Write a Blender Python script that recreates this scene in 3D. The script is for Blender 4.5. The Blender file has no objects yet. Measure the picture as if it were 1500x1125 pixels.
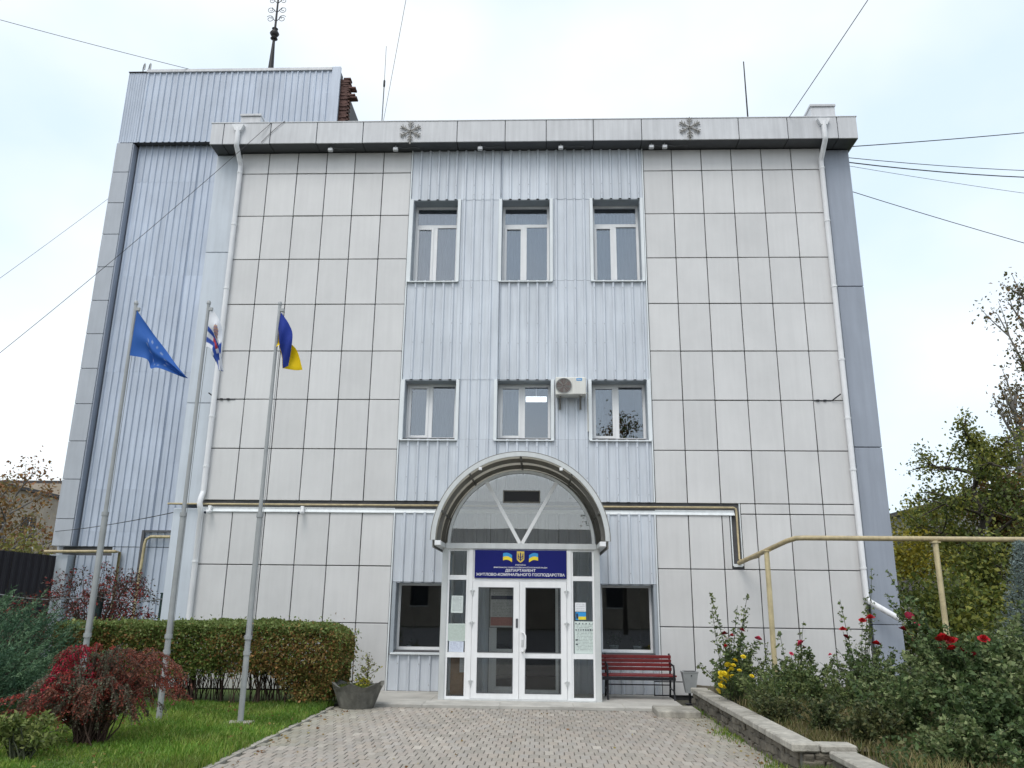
import bpy, bmesh, math, random
import numpy as np
from mathutils import Vector, Matrix

# ------------------------------------------------------------------ camera, sky, sun, exposure
S = bpy.context.scene
COL = S.collection
rad = math.radians
def make_camera():
    p, y, r = rad(15.5), rad(-2.2), rad(0.68)
    fwd = Vector((math.sin(y)*math.cos(p), math.cos(y)*math.cos(p), math.sin(p)))
    rt = fwd.cross(Vector((0, 0, 1))).normalized(); up = rt.cross(fwd)
    r2 = rt*math.cos(r)+up*math.sin(r); u2 = -rt*math.sin(r)+up*math.cos(r)
    cd = bpy.data.cameras.new('camera'); c = bpy.data.objects.new('camera', cd); COL.objects.link(c)
    m = Matrix((r2, u2, -fwd)).transposed().to_4x4(); m.translation = Vector((0, -16.8, 1.7))
    c.matrix_world = m
    cd.sensor_width = 36; cd.lens = 36*1168/1500; cd.clip_end = 3000; cd.clip_start = .05
    S.camera = c
make_camera()

SUN_EL, SUN_AZ = 56, 200       # from behind the camera, a little to the left
W = bpy.data.worlds.new('World'); S.world = W; W.use_nodes = True
def make_world():
    nt = W.node_tree; nt.nodes.clear(); N = nt.nodes.new; L = nt.links.new
    out = N('ShaderNodeOutputWorld')
    sky = N('ShaderNodeTexSky'); sky.sky_type = 'NISHITA'; sky.sun_disc = False
    sky.sun_elevation = rad(SUN_EL); sky.sun_rotation = rad(SUN_AZ); sky.dust_density = 3
    b1 = N('ShaderNodeBackground'); b1.inputs[1].default_value = .05; L(sky.outputs[0], b1.inputs[0])
    # overcast cloud layer over the whole dome
    tc = N('ShaderNodeTexCoord')
    mp = N('ShaderNodeMapping'); mp.inputs['Scale'].default_value = (1, 1, 1.6); mp.inputs['Location'].default_value = (.35, .1, .2)
    L(tc.outputs['Generated'], mp.inputs[0])
    no = N('ShaderNodeTexNoise'); no.inputs['Scale'].default_value = 2.2; no.inputs['Detail'].default_value = 5; no.inputs['Roughness'].default_value = .45
    L(mp.outputs[0], no.inputs[0])
    cr = N('ShaderNodeValToRGB')
    cr.color_ramp.elements[0].position = .36; cr.color_ramp.elements[0].color = (.71, .84, .94, 1)
    cr.color_ramp.elements[1].position = .60; cr.color_ramp.elements[1].color = (.97, 1.0, 1.0, 1)
    L(no.outputs[0], cr.inputs[0])
    b2 = N('ShaderNodeBackground'); b2.inputs[1].default_value = .95; L(cr.outputs[0], b2.inputs[0])
    ad = N('ShaderNodeAddShader'); L(b1.outputs[0], ad.inputs[0]); L(b2.outputs[0], ad.inputs[1])
    L(ad.outputs[0], out.inputs[0])
make_world()
def make_sun():
    sd = bpy.data.lights.new('sun', 'SUN'); sd.energy = 1.3; sd.angle = rad(28); sd.color = (1, .97, .92)
    o = bpy.data.objects.new('sun', sd); COL.objects.link(o)
    az, el = rad(SUN_AZ), rad(SUN_EL)
    d = Vector((math.sin(az)*math.cos(el), math.cos(az)*math.cos(el), math.sin(el)))
    o.rotation_euler = d.to_track_quat('Z', 'Y').to_euler(); o.location = d*60
make_sun()
vs = S.view_settings; vs.view_transform = 'Standard'; vs.look = 'None'; vs.gamma = 1; vs.exposure = 0.08; vs.use_curve_mapping = False
S.render.engine = 'CYCLES'

# ------------------------------------------------------------------ helpers
rnd = random.Random(7)
class MB:
    """mesh collector in world coordinates"""
    def __init__(s): s.v = []; s.f = []; s.smooth = []; s.c = None
    def add(s, vs, fs, smooth=False):
        b = len(s.v); s.v += [tuple(v) for v in vs]
        s.f += [tuple(i+b for i in f) for f in fs]; s.smooth += [smooth]*len(fs); return s
    def box(s, x0, x1, y0, y1, z0, z1):
        return s.add([(x0,y0,z0),(x1,y0,z0),(x1,y1,z0),(x0,y1,z0),(x0,y0,z1),(x1,y0,z1),(x1,y1,z1),(x0,y1,z1)],
              [(0,3,2,1),(4,5,6,7),(0,1,5,4),(1,2,6,5),(2,3,7,6),(3,0,4,7)])
    def bbox(s, x0, x1, y0, y1, z0, z1, b=.006):
        """box with bevelled edges"""
        bm = bmesh.new(); bmesh.ops.create_cube(bm, size=1)
        for v in bm.verts: v.co = Vector(((x0+x1)/2+v.co.x*(x1-x0), (y0+y1)/2+v.co.y*(y1-y0), (z0+z1)/2+v.co.z*(z1-z0)))
        b = min(b, .3*min(x1-x0, y1-y0, z1-z0))
        bmesh.ops.bevel(bm, geom=bm.edges[:], offset=b, segments=1, affect='EDGES')
        bm.verts.index_update()
        s.add([v.co[:] for v in bm.verts], [[v.index for v in f.verts] for f in bm.faces]); bm.free(); return s
    def tube(s, pts, r, n=8, cap=True):
        pts = [Vector(p) for p in pts]; m = len(pts)
        rs = r if isinstance(r, (list, tuple)) else [r]*m
        vs = []; up = None
        for i, p in enumerate(pts):
            t = (pts[min(i+1, m-1)]-pts[max(i-1, 0)]).normalized()
            if up is None:
                up = Vector((0, 0, 1)) if abs(t.z) < .9 else Vector((1, 0, 0))
            a = t.cross(up)
            if a.length < 1e-5: a = t.cross(Vector((0, 1, 0)))
            a.normalize(); up = a.cross(t).normalized()
            for k in range(n):
                an = 2*math.pi*k/n
                vs.append(p+(a*math.cos(an)+up*math.sin(an))*rs[i])
        fs = [(i*n+k, i*n+(k+1) % n, (i+1)*n+(k+1) % n, (i+1)*n+k) for i in range(m-1) for k in range(n)]
        s.add(vs, fs, True)
        if cap:
            s.add(vs[:n], [tuple(range(n))[::-1]]); s.add(vs[-n:], [tuple(range(n))])
        return s
    def prism(s, poly, y0, y1):
        """poly of (x,z) extruded in y"""
        n = len(poly)
        vs = [(x, y0, z) for x, z in poly]+[(x, y1, z) for x, z in poly]
        return s.add(vs, [tuple(range(n)), tuple(range(2*n-1, n-1, -1))]+[(i, i+n, (i+1) % n+n, (i+1) % n) for i in range(n)])
    def lathe(s, cx, cy, prof, n=16):
        vs = [(cx+r*math.cos(2*math.pi*k/n), cy+r*math.sin(2*math.pi*k/n), z) for r, z in prof for k in range(n)]
        m = len(prof)
        fs = [(i*n+k, i*n+(k+1) % n, (i+1)*n+(k+1) % n, (i+1)*n+k) for i in range(m-1) for k in range(n)]
        s.add(vs, fs, True); s.add(vs[:n], [tuple(range(n))[::-1]]); s.add(vs[-n:], [tuple(range(n))])
        return s
    def bar(s, a, b, w, d):
        """rectangular bar between two points in an x-z plane; w across, d in y"""
        a, b = Vector(a), Vector(b); t = (b-a).normalized(); n = Vector((-t.z, 0, t.x))*w/2; y = Vector((0, d/2, 0))
        vs = [a-n-y, a+n-y, b+n-y, b-n-y, a-n+y, a+n+y, b+n+y, b-n+y]
        return s.add(vs, [(0,3,2,1),(4,5,6,7),(0,1,5,4),(1,2,6,5),(2,3,7,6),(3,0,4,7)])

def wloc(o):
    p = Vector((0, 0, 0))
    while o: p += o.location; o = o.parent
    return p
def mesh_from(v, f, name='mesh', smooth=None):
    me = bpy.data.meshes.new(name); me.from_pydata(v, [], f)
    if smooth is not None: me.polygons.foreach_set('use_smooth', smooth)
    me.update(); return me
def link(o, parent=None, kind=None):
    COL.objects.link(o)
    if parent: o.parent = parent
    if kind: o['kind'] = kind
    return o
def part(name, mb, mat, parent=None, kind=None, origin=None):
    off = wloc(parent) if parent else Vector((0, 0, 0))
    if origin is None:
        a = np.array(mb.v, float); lo, hi = a.min(0), a.max(0)
        origin = Vector(((lo[0]+hi[0])/2, (lo[1]+hi[1])/2, lo[2]))
    o0 = Vector(origin)
    me = mesh_from([(x-o0.x, y-o0.y, z-o0.z) for x, y, z in mb.v], mb.f, name, mb.smooth)
    me.materials.append(mat)
    bm = bmesh.new(); bm.from_mesh(me); bmesh.ops.recalc_face_normals(bm, faces=bm.faces); bm.to_mesh(me); bm.free()
    o = bpy.data.objects.new(name, me); o.location = o0-off
    return link(o, parent, kind)
def inst(name, me, parent, loc, rot=(0, 0, 0), scale=(1, 1, 1)):
    o = bpy.data.objects.new(name, me); off = wloc(parent) if parent else Vector((0, 0, 0))
    o.location = Vector(loc)-off; o.rotation_euler = rot; o.scale = scale
    return link(o, parent)
def thing(name, label, cat, loc, group=None):
    o = bpy.data.objects.new(name, None); o.location = loc; o.empty_display_size = .2; COL.objects.link(o)
    return tag(o, label, cat, group)
def tag(o, label, cat, group=None):
    o['label'] = label; o['category'] = cat
    if group: o['group'] = group
    return o
def carr(n, cols):
    return np.repeat(np.asarray(cols, np.float32), n, axis=0)

# ------------------------------------------------------------------ materials
def mat(name, col, rough=.6, metal=0, vary=.08, scale=3., bump=0., bscale=40., streak=0., objrand=0., spec=.5, attr=False, coat=0):
    m = bpy.data.materials.new(name); m.use_nodes = True; nt = m.node_tree; N = nt.nodes.new; L = nt.links.new
    p = nt.nodes['Principled BSDF']; p.inputs['Roughness'].default_value = rough; p.inputs['Metallic'].default_value = metal
    p.inputs['Specular IOR Level'].default_value = spec
    if coat: p.inputs['Coat Weight'].default_value = coat
    tc = N('ShaderNodeTexCoord'); oi = N('ShaderNodeObjectInfo')
    ad = N('ShaderNodeVectorMath'); ad.operation = 'ADD'; L(tc.outputs['Object'], ad.inputs[0])
    sc = N('ShaderNodeVectorMath'); sc.operation = 'SCALE'; sc.inputs[0].default_value = (31, 17, 23); L(oi.outputs['Random'], sc.inputs[3]); L(sc.outputs[0], ad.inputs[1])
    no = N('ShaderNodeTexNoise'); no.inputs['Scale'].default_value = scale; no.inputs['Detail'].default_value = 6; no.inputs['Roughness'].default_value = .6
    L(ad.outputs[0], no.inputs[0])
    def ramp(src, lo, hi):
        r = N('ShaderNodeMapRange'); r.inputs[1].default_value = .3; r.inputs[2].default_value = .7; r.inputs[3].default_value = lo; r.inputs[4].default_value = hi
        L(src, r.inputs[0]); return r.outputs[0]
    val = ramp(no.outputs[0], 1-vary, 1+vary)
    if streak:
        mp = N('ShaderNodeMapping'); mp.inputs['Scale'].default_value = (9, 9, .6); L(ad.outputs[0], mp.inputs[0])
        n2 = N('ShaderNodeTexNoise'); n2.inputs['Scale'].default_value = 1.4; n2.inputs['Detail'].default_value = 4; L(mp.outputs[0], n2.inputs[0])
        mu = N('ShaderNodeMath'); mu.operation = 'MULTIPLY'; L(val, mu.inputs[0]); L(ramp(n2.outputs[0], 1-streak, 1+streak*.4), mu.inputs[1]); val = mu.outputs[0]
    if objrand:
        mr = N('ShaderNodeMapRange'); mr.inputs[3].default_value = 1-objrand; mr.inputs[4].default_value = 1+objrand; L(oi.outputs['Random'], mr.inputs[0])
        mu = N('ShaderNodeMath'); mu.operation = 'MULTIPLY'; L(val, mu.inputs[0]); L(mr.outputs[0], mu.inputs[1]); val = mu.outputs[0]
    vm = N('ShaderNodeVectorMath'); vm.operation = 'SCALE'; L(val, vm.inputs[3])
    if attr:
        at = N('ShaderNodeAttribute'); at.attribute_name = 'Col'; L(at.outputs['Color'], vm.inputs[0])
    else: vm.inputs[0].default_value = col
    L(vm.outputs[0], p.inputs['Base Color'])
    if bump:
        n3 = N('ShaderNodeTexNoise'); n3.inputs['Scale'].default_value = bscale; n3.inputs['Detail'].default_value = 5; L(ad.outputs[0], n3.inputs[0])
        bp = N('ShaderNodeBump'); bp.inputs['Strength'].default_value = bump; bp.inputs['Distance'].default_value = .02
        L(n3.outputs[0], bp.inputs['Height']); L(bp.outputs[0], p.inputs['Normal'])
    return m
def leafmat(name, trans=.3, rough=.55):
    m = bpy.data.materials.new(name); m.use_nodes = True; nt = m.node_tree; N = nt.nodes.new; L = nt.links.new
    p = nt.nodes['Principled BSDF']; out = nt.nodes['Material Output']
    at = N('ShaderNodeAttribute'); at.attribute_name = 'Col'
    L(at.outputs['Color'], p.inputs['Base Color']); p.inputs['Roughness'].default_value = rough; p.inputs['Specular IOR Level'].default_value = .35
    tr = N('ShaderNodeBsdfTranslucent'); L(at.outputs['Color'], tr.inputs[0])
    mx = N('ShaderNodeMixShader'); mx.inputs[0].default_value = trans; L(p.outputs[0], mx.inputs[1]); L(tr.outputs[0], mx.inputs[2]); L(mx.outputs[0], out.inputs[0])
    return m
def glassmat(name, refl, tint, rough=.0):
    """thin window glass: mirror-like reflection over a see-through pane"""
    m = bpy.data.materials.new(name); m.use_nodes = True; nt = m.node_tree; N = nt.nodes.new; L = nt.links.new
    nt.nodes.remove(nt.nodes['Principled BSDF']); out = nt.nodes['Material Output']
    gl = N('ShaderNodeBsdfGlossy'); gl.inputs['Roughness'].default_value = rough; gl.inputs[0].default_value = (.9, .94, 1, 1)
    tr = N('ShaderNodeBsdfTransparent'); tr.inputs[0].default_value = (*tint, 1)
    fr = N('ShaderNodeFresnel'); fr.inputs[0].default_value = 1.5
    mr = N('ShaderNodeMapRange'); mr.inputs[1].default_value = .04; mr.inputs[2].default_value = 1; mr.inputs[3].default_value = refl; mr.inputs[4].default_value = 1; L(fr.outputs[0], mr.inputs[0])
    tc = N('ShaderNodeTexCoord'); no = N('ShaderNodeTexNoise'); no.inputs['Scale'].default_value = 1.1; L(tc.outputs['Object'], no.inputs[0])
    bp = N('ShaderNodeBump'); bp.inputs['Strength'].default_value = .03; bp.inputs['Distance'].default_value = .02; L(no.outputs[0], bp.inputs['Height']); L(bp.outputs[0], gl.inputs['Normal'])
    mx = N('ShaderNodeMixShader'); L(mr.outputs[0], mx.inputs[0]); L(tr.outputs[0], mx.inputs[1]); L(gl.outputs[0], mx.inputs[2]); L(mx.outputs[0], out.inputs[0])
    return m
def paper(name, base, ink, rows, seed, wide=1.):
    """printed sheet: lines of small print"""
    m = bpy.data.materials.new(name); m.use_nodes = True; nt = m.node_tree; N = nt.nodes.new; L = nt.links.new
    p = nt.nodes['Principled BSDF']; p.inputs['Roughness'].default_value = .5
    tc = N('ShaderNodeTexCoord'); mp = N('ShaderNodeMapping'); mp.inputs['Rotation'].default_value = (rad(90), 0, 0); L(tc.outputs['Generated'], mp.inputs[0])
    sx = N('ShaderNodeSeparateXYZ'); L(tc.outputs['Generated'], sx.inputs[0])
    mu = N('ShaderNodeMath'); mu.operation = 'MULTIPLY'; mu.inputs[1].default_value = rows; L(sx.outputs[2], mu.inputs[0])
    fr = N('ShaderNodeMath'); fr.operation = 'FRACT'; L(mu.outputs[0], fr.inputs[0])
    gt = N('ShaderNodeMath'); gt.operation = 'GREATER_THAN'; gt.inputs[1].default_value = .55; L(fr.outputs[0], gt.inputs[0])
    fl = N('ShaderNodeMath'); fl.operation = 'FLOOR'; L(mu.outputs[0], fl.inputs[0])
    cb = N('ShaderNodeCombineXYZ'); m2 = N('ShaderNodeMath'); m2.operation = 'MULTIPLY'; m2.inputs[1].default_value = 16*wide; L(sx.outputs[0], m2.inputs[0])
    L(m2.outputs[0], cb.inputs[0]); L(fl.outputs[0], cb.inputs[1]); cb.inputs[2].default_value = seed
    wn = N('ShaderNodeTexNoise'); wn.inputs['Scale'].default_value = 1.; L(cb.outputs[0], wn.inputs[0])
    g2 = N('ShaderNodeMath'); g2.operation = 'GREATER_THAN'; g2.inputs[1].default_value = .45; L(wn.outputs[0], g2.inputs[0])
    def band(o, lo, hi):
        a = N('ShaderNodeMath'); a.operation = 'GREATER_THAN'; a.inputs[1].default_value = lo; L(o, a.inputs[0])
        b = N('ShaderNodeMath'); b.operation = 'LESS_THAN'; b.inputs[1].default_value = hi; L(o, b.inputs[0])
        c = N('ShaderNodeMath'); c.operation = 'MULTIPLY'; L(a.outputs[0], c.inputs[0]); L(b.outputs[0], c.inputs[1]); return c.outputs[0]
    v = gt.outputs[0]
    for o in (g2.outputs[0], band(sx.outputs[0], .1, .9), band(sx.outputs[2], .08, .93)):
        c = N('ShaderNodeMath'); c.operation = 'MULTIPLY'; L(v, c.inputs[0]); L(o, c.inputs[1]); v = c.outputs[0]
    mx = N('ShaderNodeMix'); mx.data_type = 'RGBA'; mx.inputs[6].default_value = (*base, 1); mx.inputs[7].default_value = (*ink, 1)
    mm = N('ShaderNodeMath'); mm.operation = 'MULTIPLY'; mm.inputs[1].default_value = .6; L(v, mm.inputs[0]); L(mm.outputs[0], mx.inputs[0])
    L(mx.outputs[2], p.inputs['Base Color'])
    return m

M = {}
M['tile'] = mat('tile_panel', (.625, .624, .624), .36, 0, .06, .8, .05, 2.2, .035, .035)
M['joint'] = mat('joint_backing', (.09, .09, .095), .8, 0, .2, 4)
M['corr'] = mat('corrugated_steel', (.60, .643, .70), .38, 0, .07, .8, .06, 1.5, .12, .04)
M['corr2'] = mat('tower_corrugated_steel', (.485, .545, .645), .4, 0, .08, .7, .06, 1.5, .12, .045)
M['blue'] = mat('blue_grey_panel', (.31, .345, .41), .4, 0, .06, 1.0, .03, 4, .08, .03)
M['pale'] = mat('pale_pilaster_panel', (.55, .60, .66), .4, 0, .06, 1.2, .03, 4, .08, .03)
M['tpil'] = mat('grey_pilaster_panel', (.40, .43, .475), .4, 0, .06, 1.2, .03, 4, .06, .03)
M['corn'] = mat('cornice_panel', (.57, .58, .60), .38, 0, .07, 1.2, .04, 3, .12, .07)
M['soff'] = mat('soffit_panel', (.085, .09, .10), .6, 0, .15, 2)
M['white'] = mat('white_plastic', (.80, .81, .82), .35, 0, .04, 3, 0, 10, .05)
M['trim'] = mat('white_metal_trim', (.74, .78, .80), .35, 0, .06, 2, 0, 10, .08)
M['reveal'] = mat('reveal_metal', (.34, .38, .42), .45, 0, .08, 3)
M['pipe_w'] = mat('white_pipe', (.78, .79, .81), .35, 0, .06, 3, 0, 10, .10)
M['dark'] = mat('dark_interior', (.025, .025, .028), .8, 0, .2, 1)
M['room'] = mat('room_wall', (.22, .22, .21), .9, 0, .1, 1)
M['blind'] = mat('curtain_fabric', (.19, .20, .21), .9, 0, .08, 4)
M['steel'] = mat('galvanised_steel', (.34, .355, .36), .5, .15, .1, 5, 0, 10, .1)
M['alu'] = mat('aluminium_frame', (.60, .62, .62), .38, .25, .06, 3, 0, 10, .08)
M['canopy'] = mat('canopy_sheet', (.22, .215, .195), .5, 0, .15, 3, .05, 8, .1)
M['rib'] = mat('canopy_rib', (.19, .185, .17), .5, .1, .12, 5)
M['wood'] = mat('cabinet_wood', (.30, .17, .075), .5, 0, .15, 6)
M['gas'] = mat('yellow_gas_pipe', (.45, .37, .215), .45, 0, .2, 8, .06, 60, .2)
M['gas2'] = mat('faded_yellow_post', (.52, .44, .26), .5, 0, .25, 5, .06, 60, .3)
M['red'] = mat('red_bench_paint', (.155, .013, .015), .38, 0, .15, 9, .05, 70, .1, .12)
M['iron'] = mat('black_iron', (.016, .016, .02), .45, .3, .2, 8)
M['conc'] = mat('concrete', (.37, .35, .305), .9, 0, .3, 3.5, .5, 45, .22, .08)
M['concd'] = mat('weathered_concrete', (.145, .143, .125), .9, 0, .38, 4, .5, 30, .30, .05)
M['slab'] = mat('entrance_slab', (.44, .425, .39), .8, 0, .2, 2.2, .2, 30, 0)
M['stone'] = mat('rubble_stone', (.135, .12, .095), .92, 0, .35, 8, .6, 45, 0, .3)
M['mortar'] = mat('mortar', (.17, .165, .15), .95, 0, .25, 9, .5, 60)
M['sand'] = mat('joint_sand', (.085, .08, .062), .95, 0, .3, 14, .4, 90)
M['paver'] = mat('paver', (.4, .36, .32), .85, 0, .10, 16, .3, 120, 0, .0, .4, True)
M['soil'] = mat('garden_soil', (.075, .06, .036), .95, 0, .35, 6, .7, 30)
M['lawn'] = mat('lawn_ground', (.075, .12, .025), .95, 0, .35, 5, .6, 40)
M['asph'] = mat('asphalt', (.07, .07, .072), .9, 0, .18, 2, .3, 120)
M['earth'] = mat('earth', (.10, .095, .07), .95, 0, .3, .8, .4, 8)
M['bark'] = mat('bark', (.055, .045, .035), .9, 0, .3, 12, .5, 40)
M['barkg'] = mat('grey_bark', (.17, .16, .145), .9, 0, .25, 12, .4, 40)
M['twig'] = mat('twig', (.06, .035, .025), .85, 0, .3, 20)
M['gstem'] = mat('green_stem', (.05, .06, .03), .7, 0, .3, 20)
M['leaf'] = leafmat('leaf'); M['needle'] = leafmat('needle', .12, .6); M['grass'] = leafmat('grass_blade', .3, .5); M['petal'] = leafmat('petal', .25, .5)
M['flag'] = leafmat('flag_cloth', .25, .75)
M['wire'] = mat('cable', (.03, .03, .035), .6)
M['wireg'] = mat('grey_cable', (.16, .17, .18), .6)
M['fence'] = mat('dark_fence_sheet', (.010, .006, .010), .5, 0, .15, 2)
M['gpost'] = mat('green_post', (.006, .028, .026), .5)
M['brick'] = mat('old_brick', (.12, .066, .056), .9, 0, .3, 9, .5, 40, 0, .3)
M['old'] = mat('old_plaster', (.36, .31, .25), .95, 0, .18, 1.5, .2, 14, .12)
M['oldd'] = mat('dark_roof', (.06, .055, .055), .8, 0, .2, 2)
M['oldg'] = mat('grey_plaster', (.25, .25, .25), .95, 0, .18, 1.5, .2, 14, .12)
M['whitewall'] = mat('whitewash', (.62, .61, .58), .9, 0, .12, 2)
M['sign'] = mat('blue_sign', (.006, .010, .13), .55, 0, .05, 2, spec=.2)
M['gold'] = mat('gold_print', (.62, .47, .09), .4)
M['inkw'] = mat('white_print', (.80, .80, .82), .4)
M['skyb'] = mat('light_blue_print', (.03, .28, .62), .4)
M['yel'] = mat('yellow_print', (.78, .62, .03), .4)
M['ink'] = mat('dark_print', (.02, .025, .05), .5)
M['acw'] = mat('air_conditioner_shell', (.70, .70, .66), .4, 0, .06, 4, 0, 10, .12)
M['acfan'] = mat('fan_blade', (.14, .10, .085), .5, 0, .3, 9)
M['spire'] = mat('dark_metal_spire', (.018, .018, .02), .5, .3)
M['lamp'] = mat('floodlight_body', (.62, .63, .65), .4)
M['glass_u'] = glassmat('upper_window_glass', .155, (.80, .83, .85))
M['glass_g'] = glassmat('ground_window_glass', .08, (.75, .78, .78))
M['glass_d'] = glassmat('door_glass', .05, (.92, .93, .92))
M['glass_a'] = glassmat('arch_glass', .14, (.86, .86, .84))
def translucent(name, col, t):
    m = mat(name, col, .5, 0, .12, 3, .05, 8, .1); nt = m.node_tree; p = nt.nodes['Principled BSDF']; out = nt.nodes['Material Output']
    tr = nt.nodes.new('ShaderNodeBsdfTranslucent'); tr.inputs[0].default_value = (*[c*2 for c in col], 1); mx = nt.nodes.new('ShaderNodeMixShader'); mx.inputs[0].default_value = t
    nt.links.new(p.outputs[0], mx.inputs[1]); nt.links.new(tr.outputs[0], mx.inputs[2]); nt.links.new(mx.outputs[0], out.inputs[0]); return m
M['canopy'] = translucent('canopy_sheet', (.36, .35, .32), .6)
def emis(name, col, st):
    m = bpy.data.materials.new(name); m.use_nodes = True; p = m.node_tree.nodes['Principled BSDF']
    p.inputs['Emission Color'].default_value = (*col, 1); p.inputs['Emission Strength'].default_value = st; p.inputs['Base Color'].default_value = (.8, .8, .8, 1); return m
M['tube_light'] = emis('lit_ceiling_lamp', (1, .98, .95), 2.2)

# ------------------------------------------------------------------ setting
def sheet(name, x0, x1, y0, y1, z, m, nx=1, ny=1, f=None, kind='structure', label=None):
    b = MB(); vs = []; fs = []
    for j in range(ny+1):
        for i in range(nx+1):
            x = x0+(x1-x0)*i/nx; y = y0+(y1-y0)*j/ny; vs.append((x, y, z+(f(x, y) if f else 0)))
    for j in range(ny):
        for i in range(nx): a = j*(nx+1)+i; fs.append((a, a+1, a+nx+2, a+nx+1))
    b.add(vs, fs, f is not None)
    return part(name, b, m, None, kind)
def wob(x, y): return math.sin(x*2.3+y*.7)*.5+math.sin(y*3.1-x*1.3)*.3+math.sin(x*6.1+y*5.3)*.2
sheet('ground', -700, 700, -700, 700, -.06, M['earth'])
sheet('road', -60, 60, -44, -11.02, -.03, M['asph'])
PATH = sheet('paved_path', -3.5, 2.72, -11, -2.12, -.014, M['sand'])
LAWN = sheet('lawn', -14.2, -3.58, -11, 6.9, .0, M['lawn'], 40, 60, lambda x, y: .02*wob(x, y)+.012)
def bedz(x, y): return .25+.03*wob(x*1.3, y*1.3)+.05*max(0, x-4.5)*.4
sheet('flower_bed', 2.86, 16, -7.55, -.32, 0, M['soil'], 50, 40, bedz)
sheet('flower_bed', 3.16, 16, -11, -7.56, -.04, M['soil'], 40, 20, bedz)
sheet('back_yard', 7.4, 60, -.30, 60, .2, M['lawn'], 30, 30, lambda x, y: .05*wob(x*.5, y*.5))

# pavers: the largest ones in view as single parts, the rest joined
def pavers():
    lx, ly = .12, .235; g = .0045; ch = .005
    def vf(x, y, z, tx, ty):
        a = []
        for (ox, oy, oz) in ((lx/2-g, ly/2-.6*g, -.05), (lx/2-g, ly/2-.6*g, -ch), (lx/2-g-ch, ly/2-g-ch, 0)):
            for sx, sy in ((-1, -1), (1, -1), (1, 1), (-1, 1)):
                a.append((x+sx*ox, y+sy*oy, z+oz+sx*ox*tx+sy*oy*ty))
        return a
    F = [(0, 1, 5, 4), (1, 2, 6, 5), (2, 3, 7, 6), (3, 0, 4, 7), (4, 5, 9, 8), (5, 6, 10, 9), (6, 7, 11, 10), (7, 4, 8, 11), (8, 9, 10, 11)]
    pal = [(.345, .305, .262), (.325, .296, .26), (.35, .318, .28), (.315, .288, .25), (.335, .298, .262), (.385, .352, .308), (.33, .304, .274), (.295, .27, .236)]
    vars_ = []
    for k, c in enumerate(pal):
        me = mesh_from(vf(0, 0, 0, 0, 0), F, 'paver'); ca = me.color_attributes.new('Col', 'FLOAT_COLOR', 'POINT')
        ca.data.foreach_set('color', np.tile([*c, 1], 12).astype(np.float32)); me.materials.append(M['paver']); vars_.append(me)
    V = []; C = []; FF = []; nf = []; cnt = 0; k = 0
    r = random.Random(3)
    row = 0; y = -11+ly/2
    while y < -2.2:
        x = -3.5+lx/2-(lx/2 if row % 2 else 0)
        while x < 2.70:
            if x > -3.47:
                z = r.gauss(0, .0016)-(.006 if r.random() < .03 else 0)+.004*wob(x*.8, y*.8)*.6; tx, ty = r.gauss(0, .007), r.gauss(0, .006)
                ci = r.choices(range(8), (5, 5, 4, 3, 5, 1.6, 4, 3))[0]
                if -7.62 < y < -6.2 and cnt < 300 and abs(x+.4) < 3.1:
                    inst('paver', vars_[ci], PATH, (x, y, z), (ty, -tx, r.gauss(0, .007))); cnt += 1
                else:
                    b = len(V); V += vf(x, y, z, tx, ty); FF += [tuple(q+b for q in f) for f in F]
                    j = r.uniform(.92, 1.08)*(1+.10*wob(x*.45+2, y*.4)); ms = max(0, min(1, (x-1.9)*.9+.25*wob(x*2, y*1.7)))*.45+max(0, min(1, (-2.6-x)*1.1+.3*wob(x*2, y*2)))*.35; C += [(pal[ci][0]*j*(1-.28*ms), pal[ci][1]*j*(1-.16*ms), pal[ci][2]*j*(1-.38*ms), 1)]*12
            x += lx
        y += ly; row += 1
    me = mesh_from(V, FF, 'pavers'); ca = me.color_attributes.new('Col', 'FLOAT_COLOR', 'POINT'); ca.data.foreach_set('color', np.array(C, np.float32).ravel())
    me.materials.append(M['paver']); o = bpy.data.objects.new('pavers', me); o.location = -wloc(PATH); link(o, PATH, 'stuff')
    o = part('kerb', MB().bbox(-3.58, -3.505, -11, -2.4, -.05, .008, .004), M['conc'], PATH)
pavers()
PLAT = part('entrance_platform', MB().bbox(-3.4, 2.5, -2.16, .03, -.05, .03, .012), M['slab'], None, 'structure')
for x0, x1 in ((-3.38, -2.05), (-2.04, -.72), (-.71, .55), (.56, 1.42), (1.43, 2.48)):
    part('slab', MB().bbox(x0, x1, -2.175, -1.62, -.03, .0375, .006), M['slab'], PLAT)
for x0, x1 in ((-3.38, -1.98), (-1.97, -.6), (-.59, .7), (.71, 2.48)):
    part('slab', MB().bbox(x0, x1, -1.61, -.02, -.03, .036, .006), M['slab'], PLAT)
tag(part('step_slab', MB().bbox(1.87, 2.55, -3.1, -2.3, -.01, .10, .015), M['conc']), 'low grey concrete slab lying on the paving by the stone wall', 'slab')

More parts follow.
